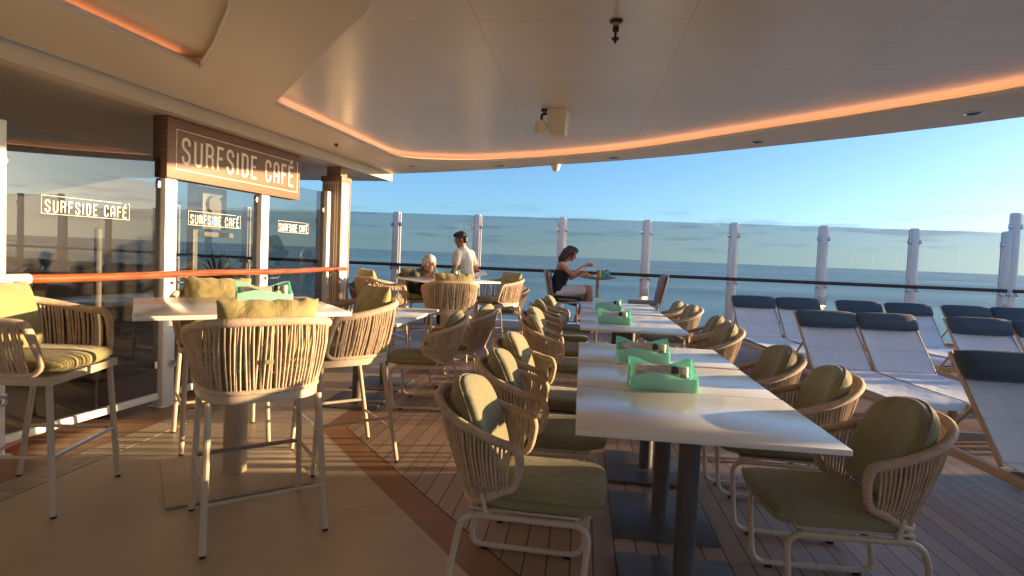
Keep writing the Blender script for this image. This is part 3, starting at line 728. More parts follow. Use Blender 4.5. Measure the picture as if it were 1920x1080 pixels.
# ------------------------------------------------------------------ low white tables
def make_table():
    t = thing('dining_table', 'x', 'table')
    MB().box((0, 0, .763), (.952, .708, .022), None, .003).build('tabletop', M['top'], t)
    mb = MB(); mb.lathe([(.044, .012), (.044, .72)], (0, 0, 0), 20); mb.build('pedestal', M['iron'], t)
    mb = MB(); mb.box((0, 0, .745), (.55, .45, .012)); mb.build('top_bracket', M['iron'], t)
    MB().box((0, 0, .008), (.515, .575, .014), None, .003).build('base_plate', M['plate'], t)
    return t
tab0 = make_table(); ft = [True]
def place_table(x, y, label, group, rz=0, z=0):
    if ft[0]: ft[0] = False; tab0.location = (x, y, z); tab0.rotation_euler = (0, 0, rz); tab0['label'] = label; r = tab0
    else: r = dup(tab0, (x, y, z), rz, label)
    r['group'] = group
gt = 'white tables in the long row'
for i, y in enumerate([2.443, 3.176, 3.892, 5.495, 6.206, 7.092, 7.86]):
    place_table(.476, y, f'{ordn[i]} square white table of the long row down the deck', gt, R(rnd(-.35, .35)), [0, -.003, .004, 0, .001, 0, .002][i])
place_table(-2.0, 5.03, 'low white table just right of the bar height table, nearer of its pair', 'low tables beside the column')
place_table(-2.0, 5.745, 'low white table behind the near one of its pair beside the column', 'low tables beside the column')

# ------------------------------------------------------------------ bar tables and bar stools
def make_bar_table(loc, rz, label):
    t = thing('bar_table', label, 'bar table', loc, rz, 'bar height tables')
    MB().box((0, 0, 1.018), (1.055, 1.055, .024), None, .003).build('tabletop', M['top'], t)
    MB().lathe([(.067, .012), (.067, .97), (.10, .985), (.10, 1.006)], (0, 0, 0), 28).build('pedestal', M['beige'], t)
    MB().box((0, 0, .010), (.75, .75, .014), None, .003).build('base_plate', M['beige'], t)
    return t
make_bar_table((-2.045, 3.23, .004), R(40), 'bar height white table on a beige pedestal close to the cafe screen')
make_bar_table((-1.80, 7.55, .004), R(41), 'bar height white table far back where a white haired man sits')
def bs_top(t):
    s = abs(t); th = s ** .9 * PI / 2
    return V3(.13 - .42 * math.cos(th) ** .62, sgn(t) * .315 * math.sin(th) ** .55, 1.045 - .075 * s ** 2)
def bs_bot(t):
    s = abs(t); th = s ** .9 * PI / 2
    return V3(.16 - .40 * math.cos(th) ** .62, sgn(t) * .275 * math.sin(th) ** .55, .712)
def make_stool():
    t = thing('bar_stool', 'x', 'bar stool')
    a = MB(); shell(a, None, bs_top, bs_bot, 74, .021, .013, 11, .013, .012, True, .05, .0058)
    a.build('rope_shell', M['rope'], t, 50)
    mb = MB(); ring = []
    for i in range(41): ring.append(bs_bot(-1 + i / 20) * 1.0)
    poly = [(p.x * 1.02, p.y * 1.02) for p in ring] + [(.255, .27), (.255, -.27)]
    if sum(poly[i][0] * poly[(i + 1) % len(poly)][1] - poly[(i + 1) % len(poly)][0] * poly[i][1] for i in range(len(poly))) < 0: poly.reverse()
    mb.prism(poly, .662, .702); mb.build('seat_frame', M['frame'], t)
    for sx in (-1, 1):
        for sy in (-1, 1):
            top = V3(.225 if sx > 0 else -.17, sy * .245, .665); bt = V3(.265 if sx > 0 else -.275, sy * .268, .0)
            mb = MB(); mb.tube([top, bt + V3(0, 0, .012)], .0155, 10); lg = mb.build('leg', M['frame'], t)
            mb = MB(); mb.lathe([(.013, 0), (.0145, .013)], bt, 10); mb.build('foot_cap', M['rubber'], lg)
    def lp(sx, sy, z):
        top = V3(.225 if sx > 0 else -.17, sy * .245, .665); bt = V3(.265 if sx > 0 else -.275, sy * .268, .0); return bt.lerp(top, z / .665)
    mb = MB(); mb.tube([lp(1, -1, .30), lp(1, 1, .30)], .0115, 9); mb.build('foot_rest', M['steel'], t)
    for sy in (-1, 1):
        mb = MB(); mb.tube([lp(1, sy, .30), lp(-1, sy, .30)], .010, 8); mb.build('stretcher', M['frame'], t)
    mb = MB(); mb.tube([lp(-1, -1, .22), lp(-1, 1, .22)], .010, 8); mb.build('stretcher', M['frame'], t)
    c = pillow(.50, .49, .085, .16, 6, .36, 20, 20, .03, 2).build('seat_cushion', M['lime'], t, 60); c.location = (.03, 0, .745)
    b = pillow(.43, .37, .17, -.10, 2.8, .5, 34, 24, .13, 5).build('back_pillow', M['lime'], t, 60)
    Mx = Matrix(((0, 0, 1, 0), (1, 0, 0, 0), (0, 1, 0, 0), (0, 0, 0, 1)))
    b.data.transform(Mx); b.rotation_euler = (0, R(-13), 0); b.location = (-.165, 0, .955)
    mb = MB(); mb.box((-.292, .012, .86), (.006, .040, .020), None, .002); mb.build('care_tag', M['olive'], t)
    return t
stool0 = make_stool(); fs_ = [True]
def place_stool(x, y, deg, label):
    if fs_[0]: fs_[0] = False; stool0.location = (x, y, .004); stool0.rotation_euler = (0, 0, R(deg)); stool0['label'] = label; r = stool0
    else: r = dup(stool0, (x, y, .004), R(deg), label, jit=.012)
    r['group'] = 'rope bar stools'; return r
place_stool(-1.585, 2.70, 130.5, 'rope bar stool with its woven back to the camera at the near high table')
place_stool(-1.545, 3.66, 221, 'sunlit rope bar stool on the right side of the near high table')
place_stool(-2.86, 2.72, 12, 'rope bar stool at the left edge facing right with a lime seat')
place_stool(-2.52, 3.80, -48, 'rope bar stool behind the near high table, against the cafe screen')
place_stool(-1.56, 6.78, 112, 'rope bar stool with its back to the camera at the far high table')
place_stool(-1.16, 8.15, 222, 'rope bar stool at the right end of the far high table near the waiter')
place_stool(-2.50, 6.98, 42, 'rope bar stool on the left side of the far high table')
place_stool(-2.33, 8.15, -48, 'rope bar stool carrying the seated white haired man')

# ------------------------------------------------------------------ green caddies
def make_caddy():
    t = thing('condiment_caddy', 'x', 'caddy')
    Lx, Ly = .315, .165; th = .005
    def wall(p0, p1, zt, slot=None, n=28):
        """upright wall of thickness th from p0 to p1 with wavy top zt(u)"""
        d = (Vector(p1) - Vector(p0)); nn = Vector((d.y, -d.x)).normalized() * th; mb = MB()
        for k in range(n):
            u0, u1 = k / n, (k + 1) / n; q = []
            for u in (u0, u1):
                b = Vector(p0) + d * u; q.append((b, zt(u)))
            segs = [(0.004, None)]
            lo0, hi0 = .004, q[0][1]; lo1, hi1 = .004, q[1][1]; parts = [((lo0, hi0), (lo1, hi1))]
            if slot:
                s0, s1 = slot(u0), slot(u1)
                if s0 and s1: parts = [((lo0, s0[0]), (lo1, s1[0])), ((s0[1], hi0), (s1[1], hi1))]
            for (a, c) in parts:
                vs = []
                for (b, _), (l, h_) in zip(q, (a, c)):
                    vs += [(b.x, b.y, l), (b.x, b.y, h_), (b.x + nn.x, b.y + nn.y, l), (b.x + nn.x, b.y + nn.y, h_)]
                mb.add(vs, [(0, 4, 5, 1), (2, 3, 7, 6), (1, 5, 7, 3), (0, 2, 6, 4), (0, 1, 3, 2), (4, 6, 7, 5)])
        return mb
    fz = lambda u: .075 + .012 * math.sin(u * 2 * PI - .9)
    bz = lambda u: .113 + .020 * math.cos(u * 2 * PI)
    bs = lambda u: (.070 + .020 * math.cos(u * 2 * PI), .092 + .020 * math.cos(u * 2 * PI)) if .42 < u < .86 else None
    ez = lambda u: .066 + .067 * (u ** 1.5)
    def hole(u):
        d = .145 - abs(u - .5) ** 1.0
        k = 1 - ((u - .5) / .16) ** 2
        return (.052 - .024 * math.sqrt(k), .052 + .024 * math.sqrt(k)) if k > 0 else None
    a = wall((-Lx / 2, -Ly / 2), (Lx / 2, -Ly / 2), fz); a.build('front_panel', M['green'], t, 30)
    b = wall((Lx / 2, Ly / 2), (-Lx / 2, Ly / 2), bz, bs, 40); b.build('back_panel', M['green'], t, 30)
    for sx in (-1, 1):
        e_ = wall((sx * Lx / 2, -Ly / 2), (sx * Lx / 2, Ly / 2), ez, hole, 36); e_.build('end_panel', M['green'], t, 30)
    MB().box((0, 0, .003), (Lx, Ly, .005)).build('tray', M['green'], t)
    return t
cad0 = make_caddy(); cad0['group'] = 'green caddies on the tables'; fc = [True]
def make_napkins():
    mb = MB()
    for k in range(4):
        p = pillow(.235, .085, .010, .02, 8, .3, 10, 6, .0, k)
        p.xf(Matrix.Translation((0, .030 + .006 * k, .048 + .009 * k)) @ Matrix.Rotation(R(-4 + 4 * k), 4, 'Z') @ Matrix.Rotation(R(38 - 4 * k), 4, 'X')); mb.add(p.v, p.f)
    return mb.build('napkin_bundle', M['paper'], None, 40)
nap0 = make_napkins(); fn = [True]
def make_bottle():
    t = thing('sauce_bottle', 'x', 'bottle')
    MB().lathe([(.0, 0), (.019, 0), (.021, .006), (.021, .062), (.016, .072), (.015, .076)], (0, 0, 0), 16).build('body', M['clearsauce'], t)
    MB().lathe([(.0175, .074), (.0185, .078), (.0185, .104), (.016, .108), (0, .109)], (0, 0, 0), 16).build('cap', M['blackcap'], t)
    return t
bot0 = make_bottle(); bot1 = dup(bot0, (0, 0, 0), 0, 'x')
for ch in bot1.children:
    if ch.name.startswith('cap'): ch.data = ch.data.copy(); ch.data.materials[0] = M['cream']
fb = [True]
def place_caddy(x, y, z, deg, where, bx=.07, small=False):
    Mz = Matrix.Translation((x, y, z)) @ Matrix.Rotation(R(deg), 4, 'Z')
    lab = f'translucent green caddy {where}'
    if fc[0]: fc[0] = False; c = cad0; c.location = (x, y, z); c.rotation_euler = (0, 0, R(deg)); c['label'] = lab
    else: c = dup(cad0, (x, y, z), R(deg), lab); c['group'] = 'green caddies on the tables'
    if fn[0]: fn[0] = False; n_ = nap0
    else: n_ = nap0.copy(); col.objects.link(n_)
    p = Mz @ Vector((-.01, .0, .004)); n_.location = p; n_.rotation_euler = (0, 0, R(deg))
    tag(n_, f'napkin packets in the green caddy {where}', 'napkins', 'napkin bundles in caddies')
    for k, (src, dx) in enumerate(((bot0, bx), (bot1, bx + .046))):
        p = Mz @ Vector((dx, -.045, .007)); lb = f'{"black" if k == 0 else "cream"} capped bottle in the green caddy {where}'
        if fb[0]: o = src; o.location = p; o['label'] = lb
        else: o = dup(src, p, R(deg), lb)
        o['group'] = 'sauce bottles in caddies'
    fb[0] = False
TT = .7745
place_caddy(.412, 2.90, TT, 1, 'nearest on the table row', .055)
place_caddy(.388, 3.62, TT + .003, -2, 'second on the table row', .075)
place_caddy(.325, 5.66, TT, -3, 'third on the table row', .06)
place_caddy(.33, 7.1, TT, 0, 'farthest on the table row', .08)
place_caddy(-1.98, 3.40, 1.0345, 36, 'on the near high table')
place_caddy(-1.78, 7.50, 1.0345, 8, 'on the far high table')

# ------------------------------------------------------------------ sun loungers (head at +y, feet towards -y)
def make_lounger():
    t = thing('sun_lounger', 'x', 'sun lounger')
    wd = .64; hy, hz = .0, .86; by, bz = -.43, .345; fy = -1.72
    mb = MB()
    for sx in (-1, 1):
        x = sx * wd / 2
        mb.box((x, (fy + .45) / 2 - .12, .285), (.03, abs(fy) + .30, .055), None, .006)
    mb.box((0, .30, .285), (wd, .03, .05)); mb.box((0, fy + .05, .285), (wd, .03, .05)); mb.box((0, by, .28), (wd, .03, .04)); mb.box((0, -1.0, .28), (wd, .03, .04))
    mb.build('frame', M['tan'], t)
    for sx in (-1, 1):
        for y in (.22, fy + .2):
            MB().box((sx * wd / 2, y, .13), (.034, .055, .26), None, .005).build('leg', M['tan'], t)
    mb = MB()
    for sx in (-1, 1):
        x = sx * (wd / 2 - .012); mb.tube([V3(x, by, bz - .02), V3(x, hy + .03, hz + .03)], .017, 8, flat=.7)
        mb.tube([V3(x - sx * .03, by * .42, bz + .27), V3(x - sx * .03, .12, .31)], .011, 7)
    mb.tube([V3(-wd / 2, hy + .02, hz + .02), V3(wd / 2, hy + .02, hz + .02)], .014, 8)
    mb.build('back_frame', M['tan'], t)
    # sling: back and seat as sagging fabric strips with thickness
    def strip(path, name, sag):
        P = resample(catmull(path, 6), .05); mb = MB(); n = len(P); m_ = 10; w2 = wd / 2 - .022
        for s in (0, 1):
            for i, p in enumerate(P):
                tt = (P[min(i + 1, n - 1)] - P[max(i - 1, 0)]).normalized(); nn = V3(0, -tt.z, tt.y) if tt.y < 0 else V3(0, tt.z, -tt.y)
                nn = nn if nn.z < 0 else -nn
                for j in range(m_ + 1):
                    u = -1 + 2 * j / m_
                    q = p + nn * (sag * (1 - u * u) * math.sin(PI * i / (n - 1)) + (.005 if s else 0)); mb.v.append((u * w2, q.y, q.z))
        for s in (0, 1):
            o = s * n * (m_ + 1)
            for i in range(n - 1):
                for j in range(m_):
                    a = o + i * (m_ + 1) + j; f = (a, a + 1, a + m_ + 2, a + m_ + 1); mb.f.append(f if s else tuple(reversed(f)))
        o = n * (m_ + 1)
        for i in range(n - 1):
            for j in (0, m_):
                a = i * (m_ + 1) + j; mb.f.append((a, a + m_ + 1, a + m_ + 1 + o, a + o) if j == 0 else (a, a + o, a + m_ + 1 + o, a + m_ + 1))
        return mb.build(name, M['sling'], t, 50)
    strip([V3(0, hy + .03, hz + .025), V3(0, by * .5, (hz + bz) / 2 + .005), V3(0, by, bz + .005)], 'back_sling', .02)
    strip([V3(0, by + .005, bz), V3(0, -.8, .335), V3(0, -1.3, .335), V3(0, fy + .12, .335), V3(0, fy + .03, .318), V3(0, fy + .0, .27)], 'seat_sling', .015)
    mb = MB(); mb.tube([V3(-wd / 2 + .03, by * .62, bz + .205), V3(wd / 2 - .03, by * .62, bz + .205)], .003, 5); mb.build('sling_seam', M['sling'], t)
    b = pillow(.645, .20, .115, .07, 5, .42, 22, 14, .02, 3).build('head_bolster', M['slate'], t, 60)
    a = math.atan2(hz - bz, hy - by); b.rotation_euler = (a, 0, 0); b.location = (0, hy - .065, hz - .03)
    mb = MB()
    for sx in (-1, 1):
        mb.box((0, 0, 0), (.035, .006, .001))
    return t
l0 = make_lounger(); fl_ = [True]
rows = [(3.98, [(2.66, 4)], 'front'),
        (6.80, [(2.68, 7), (3.33, 6), (4.27, 3), (4.93, 3)], 'middle'),
        (9.22, [(2.60, 5), (3.26, 5), (4.13, 2), (4.80, 2), (5.62, 2), (6.28, 2)], 'back')]
lname = {'front': ['sun lounger with slate bolster closest to the camera at the right edge'],
         'middle': ['leftmost sun lounger of the middle row behind the armchairs', 'second sun lounger of the middle row, right against the leftmost', 'third sun lounger of the middle row, left one of the right pair', 'fourth sun lounger of the middle row, cut by the right edge'],
         'back': ['leftmost sun lounger of the back row below the bow glass', 'second sun lounger of the back row, close beside the leftmost', 'third sun lounger of the back row, left one of the middle pair', 'fourth sun lounger of the back row, right one of the middle pair', 'fifth sun lounger of the back row, left one of the right pair', 'sixth sun lounger of the back row at the right edge']}
for y, xs_, nm in rows:
    for i, (x, a) in enumerate(xs_):
        lb = lname[nm][i]; loc = (x, y + rnd(-.04, .04), 0)
        if fl_[0]: fl_[0] = False; l0.location = loc; l0.rotation_euler = (0, 0, R(a)); l0['label'] = lb; r = l0
        else: r = dup(l0, loc, R(a), lb, jit=.006)
        r['group'] = 'sun loungers in rows'

# ------------------------------------------------------------------ ceiling fittings
t = thing('sprinkler', 'small dark sprinkler head hanging from the middle of the ceiling recess', 'sprinkler', (.114, 3.02, ZP))
MB().lathe([(.034, -.002), (.034, -.006), (.026, -.012), (.020, -.013)], (0, 0, 0), 20).build('escutcheon', M['darkmetal'], t)
MB().lathe([(.017, -.010), (.017, -.028), (.014, -.030)], (0, 0, 0), 16).build('collar', M['brass'], t)
MB().lathe([(.013, -.028), (.016, -.034), (.016, -.055), (.006, -.058), (.006, -.086), (.018, -.088), (.020, -.094), (.012, -.098), (.006, -.110), (.002, -.118)], (0, 0, 0), 14).build('nozzle', M['darkmetal'], t)
t = thing('emergency_floodlight', 'cream wedge shaped floodlight box with a round lens under the ceiling recess', 'floodlight', (-.30, 4.85, ZP), R(-8))
mb = MB(); mb.add([(-.045, -.07, -.002), (.125, -.07, -.002), (.125, .09, -.002), (-.045, .09, -.002), (-.01, -.07, -.215), (.115, -.07, -.215), (.115, .06, -.215), (-.01, .06, -.215)],
       [(0, 1, 2, 3), (4, 7, 6, 5), (0, 4, 5, 1), (1, 5, 6, 2), (2, 6, 7, 3), (3, 7, 4, 0)]); mb.build('housing', M['cream'], t, 20)
mb = MB(); Mx = Matrix.Translation((-.085, -.07, -.15)) @ Matrix.Rotation(R(90), 4, 'X') @ Matrix.Rotation(R(-25), 4, 'Y')
mb.lathe([(.045, -.04), (.056, -.02), (.058, .012), (.050, .016), (.046, .008), (.0, .006)], (0, 0, 0), 24, Mx); mb.build('lamp_head', M['cream'], t)
mb = MB(); mb.tube(rounded([V3(-.085, -.05, -.09), V3(-.085, -.05, -.04), V3(-.03, -.03, -.03)], .02), .012, 8); mb.box((-.06, -.06, -.012), (.05, .03, .02)); mb.build('bracket', M['darkmetal'], t)
mb = MB(); mb.lathe([(.0, 0), (.004, 0), (.004, .003), (0, .003)], (.03, -.074, -.03), 8); mb.build('screw', M['darkmetal'], t)
t = thing('dome_camera', 'small pale dome camera under the curved ceiling rim above the bow', 'dome camera', (-.385, 7.2, ZC))
MB().lathe([(.058, 0), (.058, -.03), (.052, -.036)], (0, 0, 0), 20).build('housing', M['cream'], t)
MB().lathe([(.050, -.034), (.048, -.055), (.036, -.078), (.016, -.090), (.0, -.092)], (0, 0, 0), 20).build('dome', M['cream'], t)
dl = None
for i, (x, y) in enumerate([(-2.35, 7.62), (-1.114, 7.43), (.297, 6.66), (1.565, 5.65), (2.72, 4.52)]):
    lb = ['first recessed downlight on the ceiling rim, close to the striped column', 'second recessed downlight on the ceiling rim from the column', 'third recessed downlight on the rim, right of the dome camera', 'fourth recessed downlight on the rim above the loungers', 'fifth recessed downlight on the rim, nearest the right edge'][i]
    if dl is None:
        dl = t = thing('downlight', lb, 'downlight', (x, y, ZC))
        mb = MB(); mb.lathe([(.066, 0), (.066, -.004), (.052, -.006), (.048, 0), ], (0, 0, 0), 24); mb.build('trim_ring', M['steel'], t)
        MB().lathe([(.047, -.001), (.0, -.0012)], (0, 0, 0), 24).build('lens', M['rubber'], t)
    else: t = dup(dl, (x, y, ZC), 0, lb)
    t['group'] = 'recessed downlights'
t = thing('ceiling_sensor', 'tiny black sensor bracket under the ceiling near the sign board', 'sensor', (-2.75, 6.1, ZC))
MB().box((0, 0, -.018), (.035, .03, .034), None, .004).build('body', M['blackcap'], t); MB().box((.0, -.02, -.03), (.02, .02, .02)).build('eye', M['steel'], t)

# ------------------------------------------------------------------ things beyond the screen
t = thing('padded_pole', 'beige padded pole standing behind the left pane of the screen', 'pole', tuple(W(-.40, -.26, 0)))
MB().lathe([(.0, 0), (.10, 0), (.10, .02), (.03, .035), (.0, .036)], (0, 0, 0), 24).build('foot', M['rubber'], t)
MB().tube([V3(0, 0, .03), V3(0, 0, .30)], .008, 8).build('stem', M['steel'], t)
MB().lathe([(.0, .29), (.026, .29), (.026, 1.47), (.0, 1.475)], (0, 0, 0), 18).build('sleeve', M['soffit'], t)
o = MB().box(W(-1.12, -.24, .055), (.22, .12, .10), FR, .03).build('plastic_tub', M['red']); tag(o, 'small red plastic tub on the floor behind the screen rail at lower left', 'tub')
t = thing('white_cabinet', 'white cabinet with a round reel and a post behind the second pane', 'cabinet', tuple(W(.99, -.5, 0)))
MB().box((.04, 0, 1.74), (.34, .16, .42), FR, .008).build('box', M['white'], t)
MB().box(tuple(FU * -.16 + Vector((0, 0, 1.03))), (.06, .08, 2.06), FR, .004).build('post', M['white'], t)
MB().box(tuple(FU * .10 + Vector((0, 0, 1.48))), (.42, .20, .05), FR, .004).build('shelf', M['white'], t)
mb = MB(); Mx = Matrix.Translation(tuple(FU * -.03 + FN * .12 + Vector((0, 0, 1.78)))) @ FR.to_4x4() @ Matrix.Rotation(R(90), 4, 'X')
mb.lathe([(.03, -.03), (.085, -.03), (.09, -.02), (.09, .02), (.085, .03), (.03, .03)], (0, 0, 0), 24, Mx); mb.build('reel', M['cream'], t)
rs = random.Random(5)
t = thing('potted_plant', 'spiky pale green plant in a tall grey planter behind the screen', 'plant', tuple(W(1.42, -.70, 0)))
MB().lathe([(.0, 0), (.15, 0), (.21, .80), (.22, .85), (.20, .85), (.19, .80), (.0, .79)], (0, 0, 0), 20).build('planter', M['terracotta'], t)
mb = MB()
for k in range(46):
    a = rs.uniform(0, 2 * PI); el = rs.uniform(-.15, 1.35); ln = rs.uniform(.26, .40); d = Vector((math.cos(a) * math.cos(el), math.sin(a) * math.cos(el), math.sin(el)))
    b0 = Vector((0, 0, 1.0)); pts = [b0 + d * (ln * q) + Vector((0, 0, -.10 * q * q * math.cos(el))) for q in (0, .3, .6, .85, 1)]
    mb.tube(pts, [.008, .016, .013, .008, .001], 5, flat=.25)
mb.tube([V3(0, 0, .75), V3(0, 0, 1.02)], .02, 8); mb.build('leaves', M['leaf'], t)
for k, (s, z) in enumerate(((-1.6, 0), (.2, 0))):
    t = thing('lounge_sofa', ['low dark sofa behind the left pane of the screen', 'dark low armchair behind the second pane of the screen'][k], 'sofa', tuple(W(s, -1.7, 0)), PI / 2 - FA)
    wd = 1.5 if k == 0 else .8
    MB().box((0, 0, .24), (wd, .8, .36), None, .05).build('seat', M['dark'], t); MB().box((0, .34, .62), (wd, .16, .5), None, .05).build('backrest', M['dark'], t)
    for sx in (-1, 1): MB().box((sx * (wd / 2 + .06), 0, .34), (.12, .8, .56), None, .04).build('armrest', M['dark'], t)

# ------------------------------------------------------------------ people
def cap(mb, p0, r0, p1, r1, n=14, m=4, fl=1.):
    """tapered capsule"""
    a, c = Vector(p0), Vector(p1); d = (c - a); ln = max(d.length, 1e-4); d.normalize(); q = Vector((0, 0, 1)).rotation_difference(d).to_matrix()
    prof = [(r0 * math.sin(t * PI / 2 / m), -r0 * math.cos(t * PI / 2 / m)) for t in range(1, m + 1)] + [(r1 * math.cos(t * PI / 2 / m), ln + r1 * math.sin(t * PI / 2 / m)) for t in range(0, m)]
    o = len(mb.v)
    for r, z in prof:
        for k in range(n):
            th = 2 * PI * k / n; mb.v.append(tuple(a + q @ Vector((r * math.cos(th), r * math.sin(th) * fl, z))))
    for i in range(len(prof) - 1):
        for k in range(n): mb.f.append((o + i * n + k, o + i * n + (k + 1) % n, o + (i + 1) * n + (k + 1) % n, o + (i + 1) * n + k))
    mb.f.append(tuple(o + k for k in reversed(range(n)))); e_ = o + (len(prof) - 1) * n; mb.f.append(tuple(e_ + k for k in range(n)))
def ell(mb, c, r, rot=None, n=16, m=10):
    o = len(mb.v); Rm = rot.to_matrix() if rot else Matrix.Identity(3)
    for i in range(1, m):
        ph = PI * i / m
        for k in range(n):
            th = 2 * PI * k / n; mb.v.append(tuple(Vector(c) + Rm @ Vector((r[0] * math.sin(ph) * math.cos(th), r[1] * math.sin(ph) * math.sin(th), -r[2] * math.cos(ph)))))
    for i in range(m - 2):
        for k in range(n): mb.f.append((o + i * n + k, o + i * n + (k + 1) % n, o + (i + 1) * n + (k + 1) % n, o + (i + 1) * n + k))
    mb.f.append(tuple(o + k for k in reversed(range(n)))); e_ = o + (m - 2) * n; mb.f.append(tuple(e_ + k for k in range(n)))
def weld(mb, name, m, parent, voxel=.008, it=4):
    """fuse overlapping volumes into one continuous skin"""
    o = mb.build(name, m, None, 0)
    md = o.modifiers.new('r', 'REMESH'); md.mode = 'VOXEL'; md.voxel_size = voxel
    ms = o.modifiers.new('s', 'SMOOTH'); ms.factor = .5; ms.iterations = it
    dg = bpy.context.evaluated_depsgraph_get(); me = bpy.data.meshes.new_from_object(o.evaluated_get(dg))
    o.modifiers.clear(); old = o.data; o.data = me; bpy.data.meshes.remove(old); me.name = name
    me.polygons.foreach_set('use_smooth', [True] * len(me.polygons))
    if not me.materials: me.materials.append(m)
    o.parent = parent; return o
def head(mb, c, tilt, turn=0.):
    """head looking along local +x, tilted forward by tilt; returns a point mapper"""
    q = Matrix.Rotation(turn, 3, 'Z') @ Matrix.Rotation(tilt, 3, 'Y'); c = Vector(c)
    T = lambda x, y, z: c + q @ Vector((x, y, z)); qq = q.to_quaternion()
    ell(mb, T(-.008, 0, .022), (.097, .076, .096), qq)
    ell(mb, T(.020, 0, -.045), (.070, .060, .072), qq)
    ell(mb, T(.068, 0, -.092), (.026, .030, .024), qq)
    cap(mb, T(.088, 0, .012), .010, T(.108, 0, -.024), .014)
    ell(mb, T(.088, 0, -.060), (.014, .026, .013), qq)
    for s in (-1, 1):
        ell(mb, T(-.008, s * .078, -.008), (.020, .010, .032), qq); cap(mb, T(.082, s * .012, .036), .009, T(.078, s * .045, .036), .009); ell(mb, T(.062, s * .038, -.030), (.022, .022, .02), qq)
    return T, qq
def hand(mb, wrist, fwd, palm, curl, side):
    """palm with five separate bent fingers; palm is the direction the palm faces"""
    w_, f, p = Vector(wrist), Vector(fwd).normalized(), Vector(palm).normalized(); p = (p - f * p.dot(f)).normalized(); s = f.cross(p) * side
    cap(mb, w_, .025, w_ + f * .075, .030, fl=.55 if False else 1.)
    for i, (off, ln) in enumerate(((.030, .072), (.010, .080), (-.010, .074), (-.029, .058))):
        b0 = w_ + f * .085 + s * off; d = f; r = .0095
        for j in range(3):
            a = curl * (.6 + .4 * j); d2 = (f * math.cos(a * (j + 1) * .6) + p * math.sin(a * (j + 1) * .6)).normalized(); b1 = b0 + d2 * ln * (.42, .32, .26)[j]
            cap(mb, b0, r, b1, r * .9, 8, 3); b0 = b1; r *= .92
    b0 = w_ + f * .025 + s * .026; b1 = b0 + (f * .6 + s * .7 + p * .3).normalized() * .042; b2 = b1 + (f * .8 + s * .05 + p * .55).normalized() * .032
    cap(mb, b0, .013, b1, .011, 8, 3); cap(mb, b1, .011, b2, .009, 8, 3)
def eyes(T, qq, root, brow=M['hair_b']):
    mb = MB()
    for s in (-1, 1): ell(mb, T(.080, s * .032, .016), (.010, .014, .007), qq, 10, 6)
    mb.build('eye', M['paperwhite'], root, 60)
    mb = MB()
    for s in (-1, 1): ell(mb, T(.0885, s * .031, .016), (.0035, .006, .006), qq, 10, 6)
    mb.build('iris', M['blackcap'], root, 60)
    mb = MB()
    for s in (-1, 1): mb.tube([T(.088, s * .014, .040), T(.091, s * .032, .045), T(.078, s * .052, .038)], [.003, .0045, .002], 6)
    mb.build('eyebrow', brow, root, 60)
    mb = MB(); ell(mb, T(.099, 0, -.061), (.006, .022, .005), qq, 10, 6); mb.build('lips', mat('lips', (.30, .09, .07), .5), root, 60)

# --- standing waiter
wt = thing('person', 'standing man with short black hair, glasses and a cream short sleeved shirt, seen from behind', 'person', (-1.83, 8.92, 0), R(160))
b = MB()
sh = [V3(.03, s * .185, 1.395) for s in (1, -1)]
cap(b, (0, 0, .94), .15, (.03, 0, 1.12), .135); cap(b, (.03, 0, 1.12), .135, (.045, 0, 1.32), .145); cap(b, (.045, .10, 1.34), .09, (.045, -.10, 1.34), .09)
cap(b, (.04, 0, 1.42), .058, (.075, 0, 1.53), .054)
T, qq = head(b, (.105, 0, 1.60), R(22))
ar = [((.03, .19, 1.38), (.055, .235, 1.12), (.17, .215, .90)), ((.03, -.19, 1.38), (-.06, -.25, 1.13), (.10, -.27, .99))]
for k, (s_, e_, h_) in enumerate(ar):
    cap(b, s_, .058, e_, .043); cap(b, e_, .043, h_, .030); d = Vector(h_) - Vector(e_)
    hand(b, h_, d, (0, -1 if k == 0 else 1, 0) if k == 0 else (0, 0, 1), .55, 1 if k == 0 else -1)
for s in (1, -1):
    cap(b, (0, s * .09, .90), .10, (.01, s * .10, .50), .062); cap(b, (.01, s * .10, .50), .062, (-.02, s * .105, .10), .042); cap(b, (-.03, s * .105, .05), .045, (.14, s * .12, .035), .035)
weld(b, 'body', M['skin_m'], wt, .008)
b = MB()
cap(b, (0, 0, .97), .165, (.03, 0, 1.13), .15); cap(b, (.03, 0, 1.13), .152, (.045, 0, 1.33), .158); cap(b, (.043, .11, 1.345), .103, (.043, -.11, 1.345), .103); cap(b, (.04, 0, 1.40), .075, (.05, 0, 1.455), .066)
for s_, e_, h_ in ar: cap(b, s_, .073, Vector(s_).lerp(Vector(e_), .55), .066)
weld(b, 'shirt', M['shirt'], wt, .009, 5)
b = MB(); cap(b, (.05, .045, 1.465), .02, (.085, .0, 1.445), .016); cap(b, (.05, -.045, 1.465), .02, (.085, 0, 1.445), .016); cap(b, (.02, .04, 1.47), .02, (.02, -.04, 1.47), .02); weld(b, 'collar', M['shirt'], wt, .006, 3)
b = MB(); cap(b, (0, .06, .93), .145, (0, -.06, .93), .145)
for s in (1, -1): cap(b, (0, s * .09, .90), .118, (.01, s * .10, .50), .082); cap(b, (.01, s * .10, .50), .082, (-.01, s * .105, .09), .07)
weld(b, 'trousers', M['black'], wt, .01)
b = MB()
for s in (1, -1): cap(b, (-.03, s * .105, .045), .055, (.15, s * .12, .04), .045)
weld(b, 'shoe', M['blackcap'], wt, .008)
b = MB(); ell(b, T(-.022, 0, .046), (.098, .083, .090), qq); ell(b, T(.03, 0, .095), (.070, .070, .045), qq); cap(b, T(-.085, 0, .0), .045, T(-.075, 0, -.05), .035)
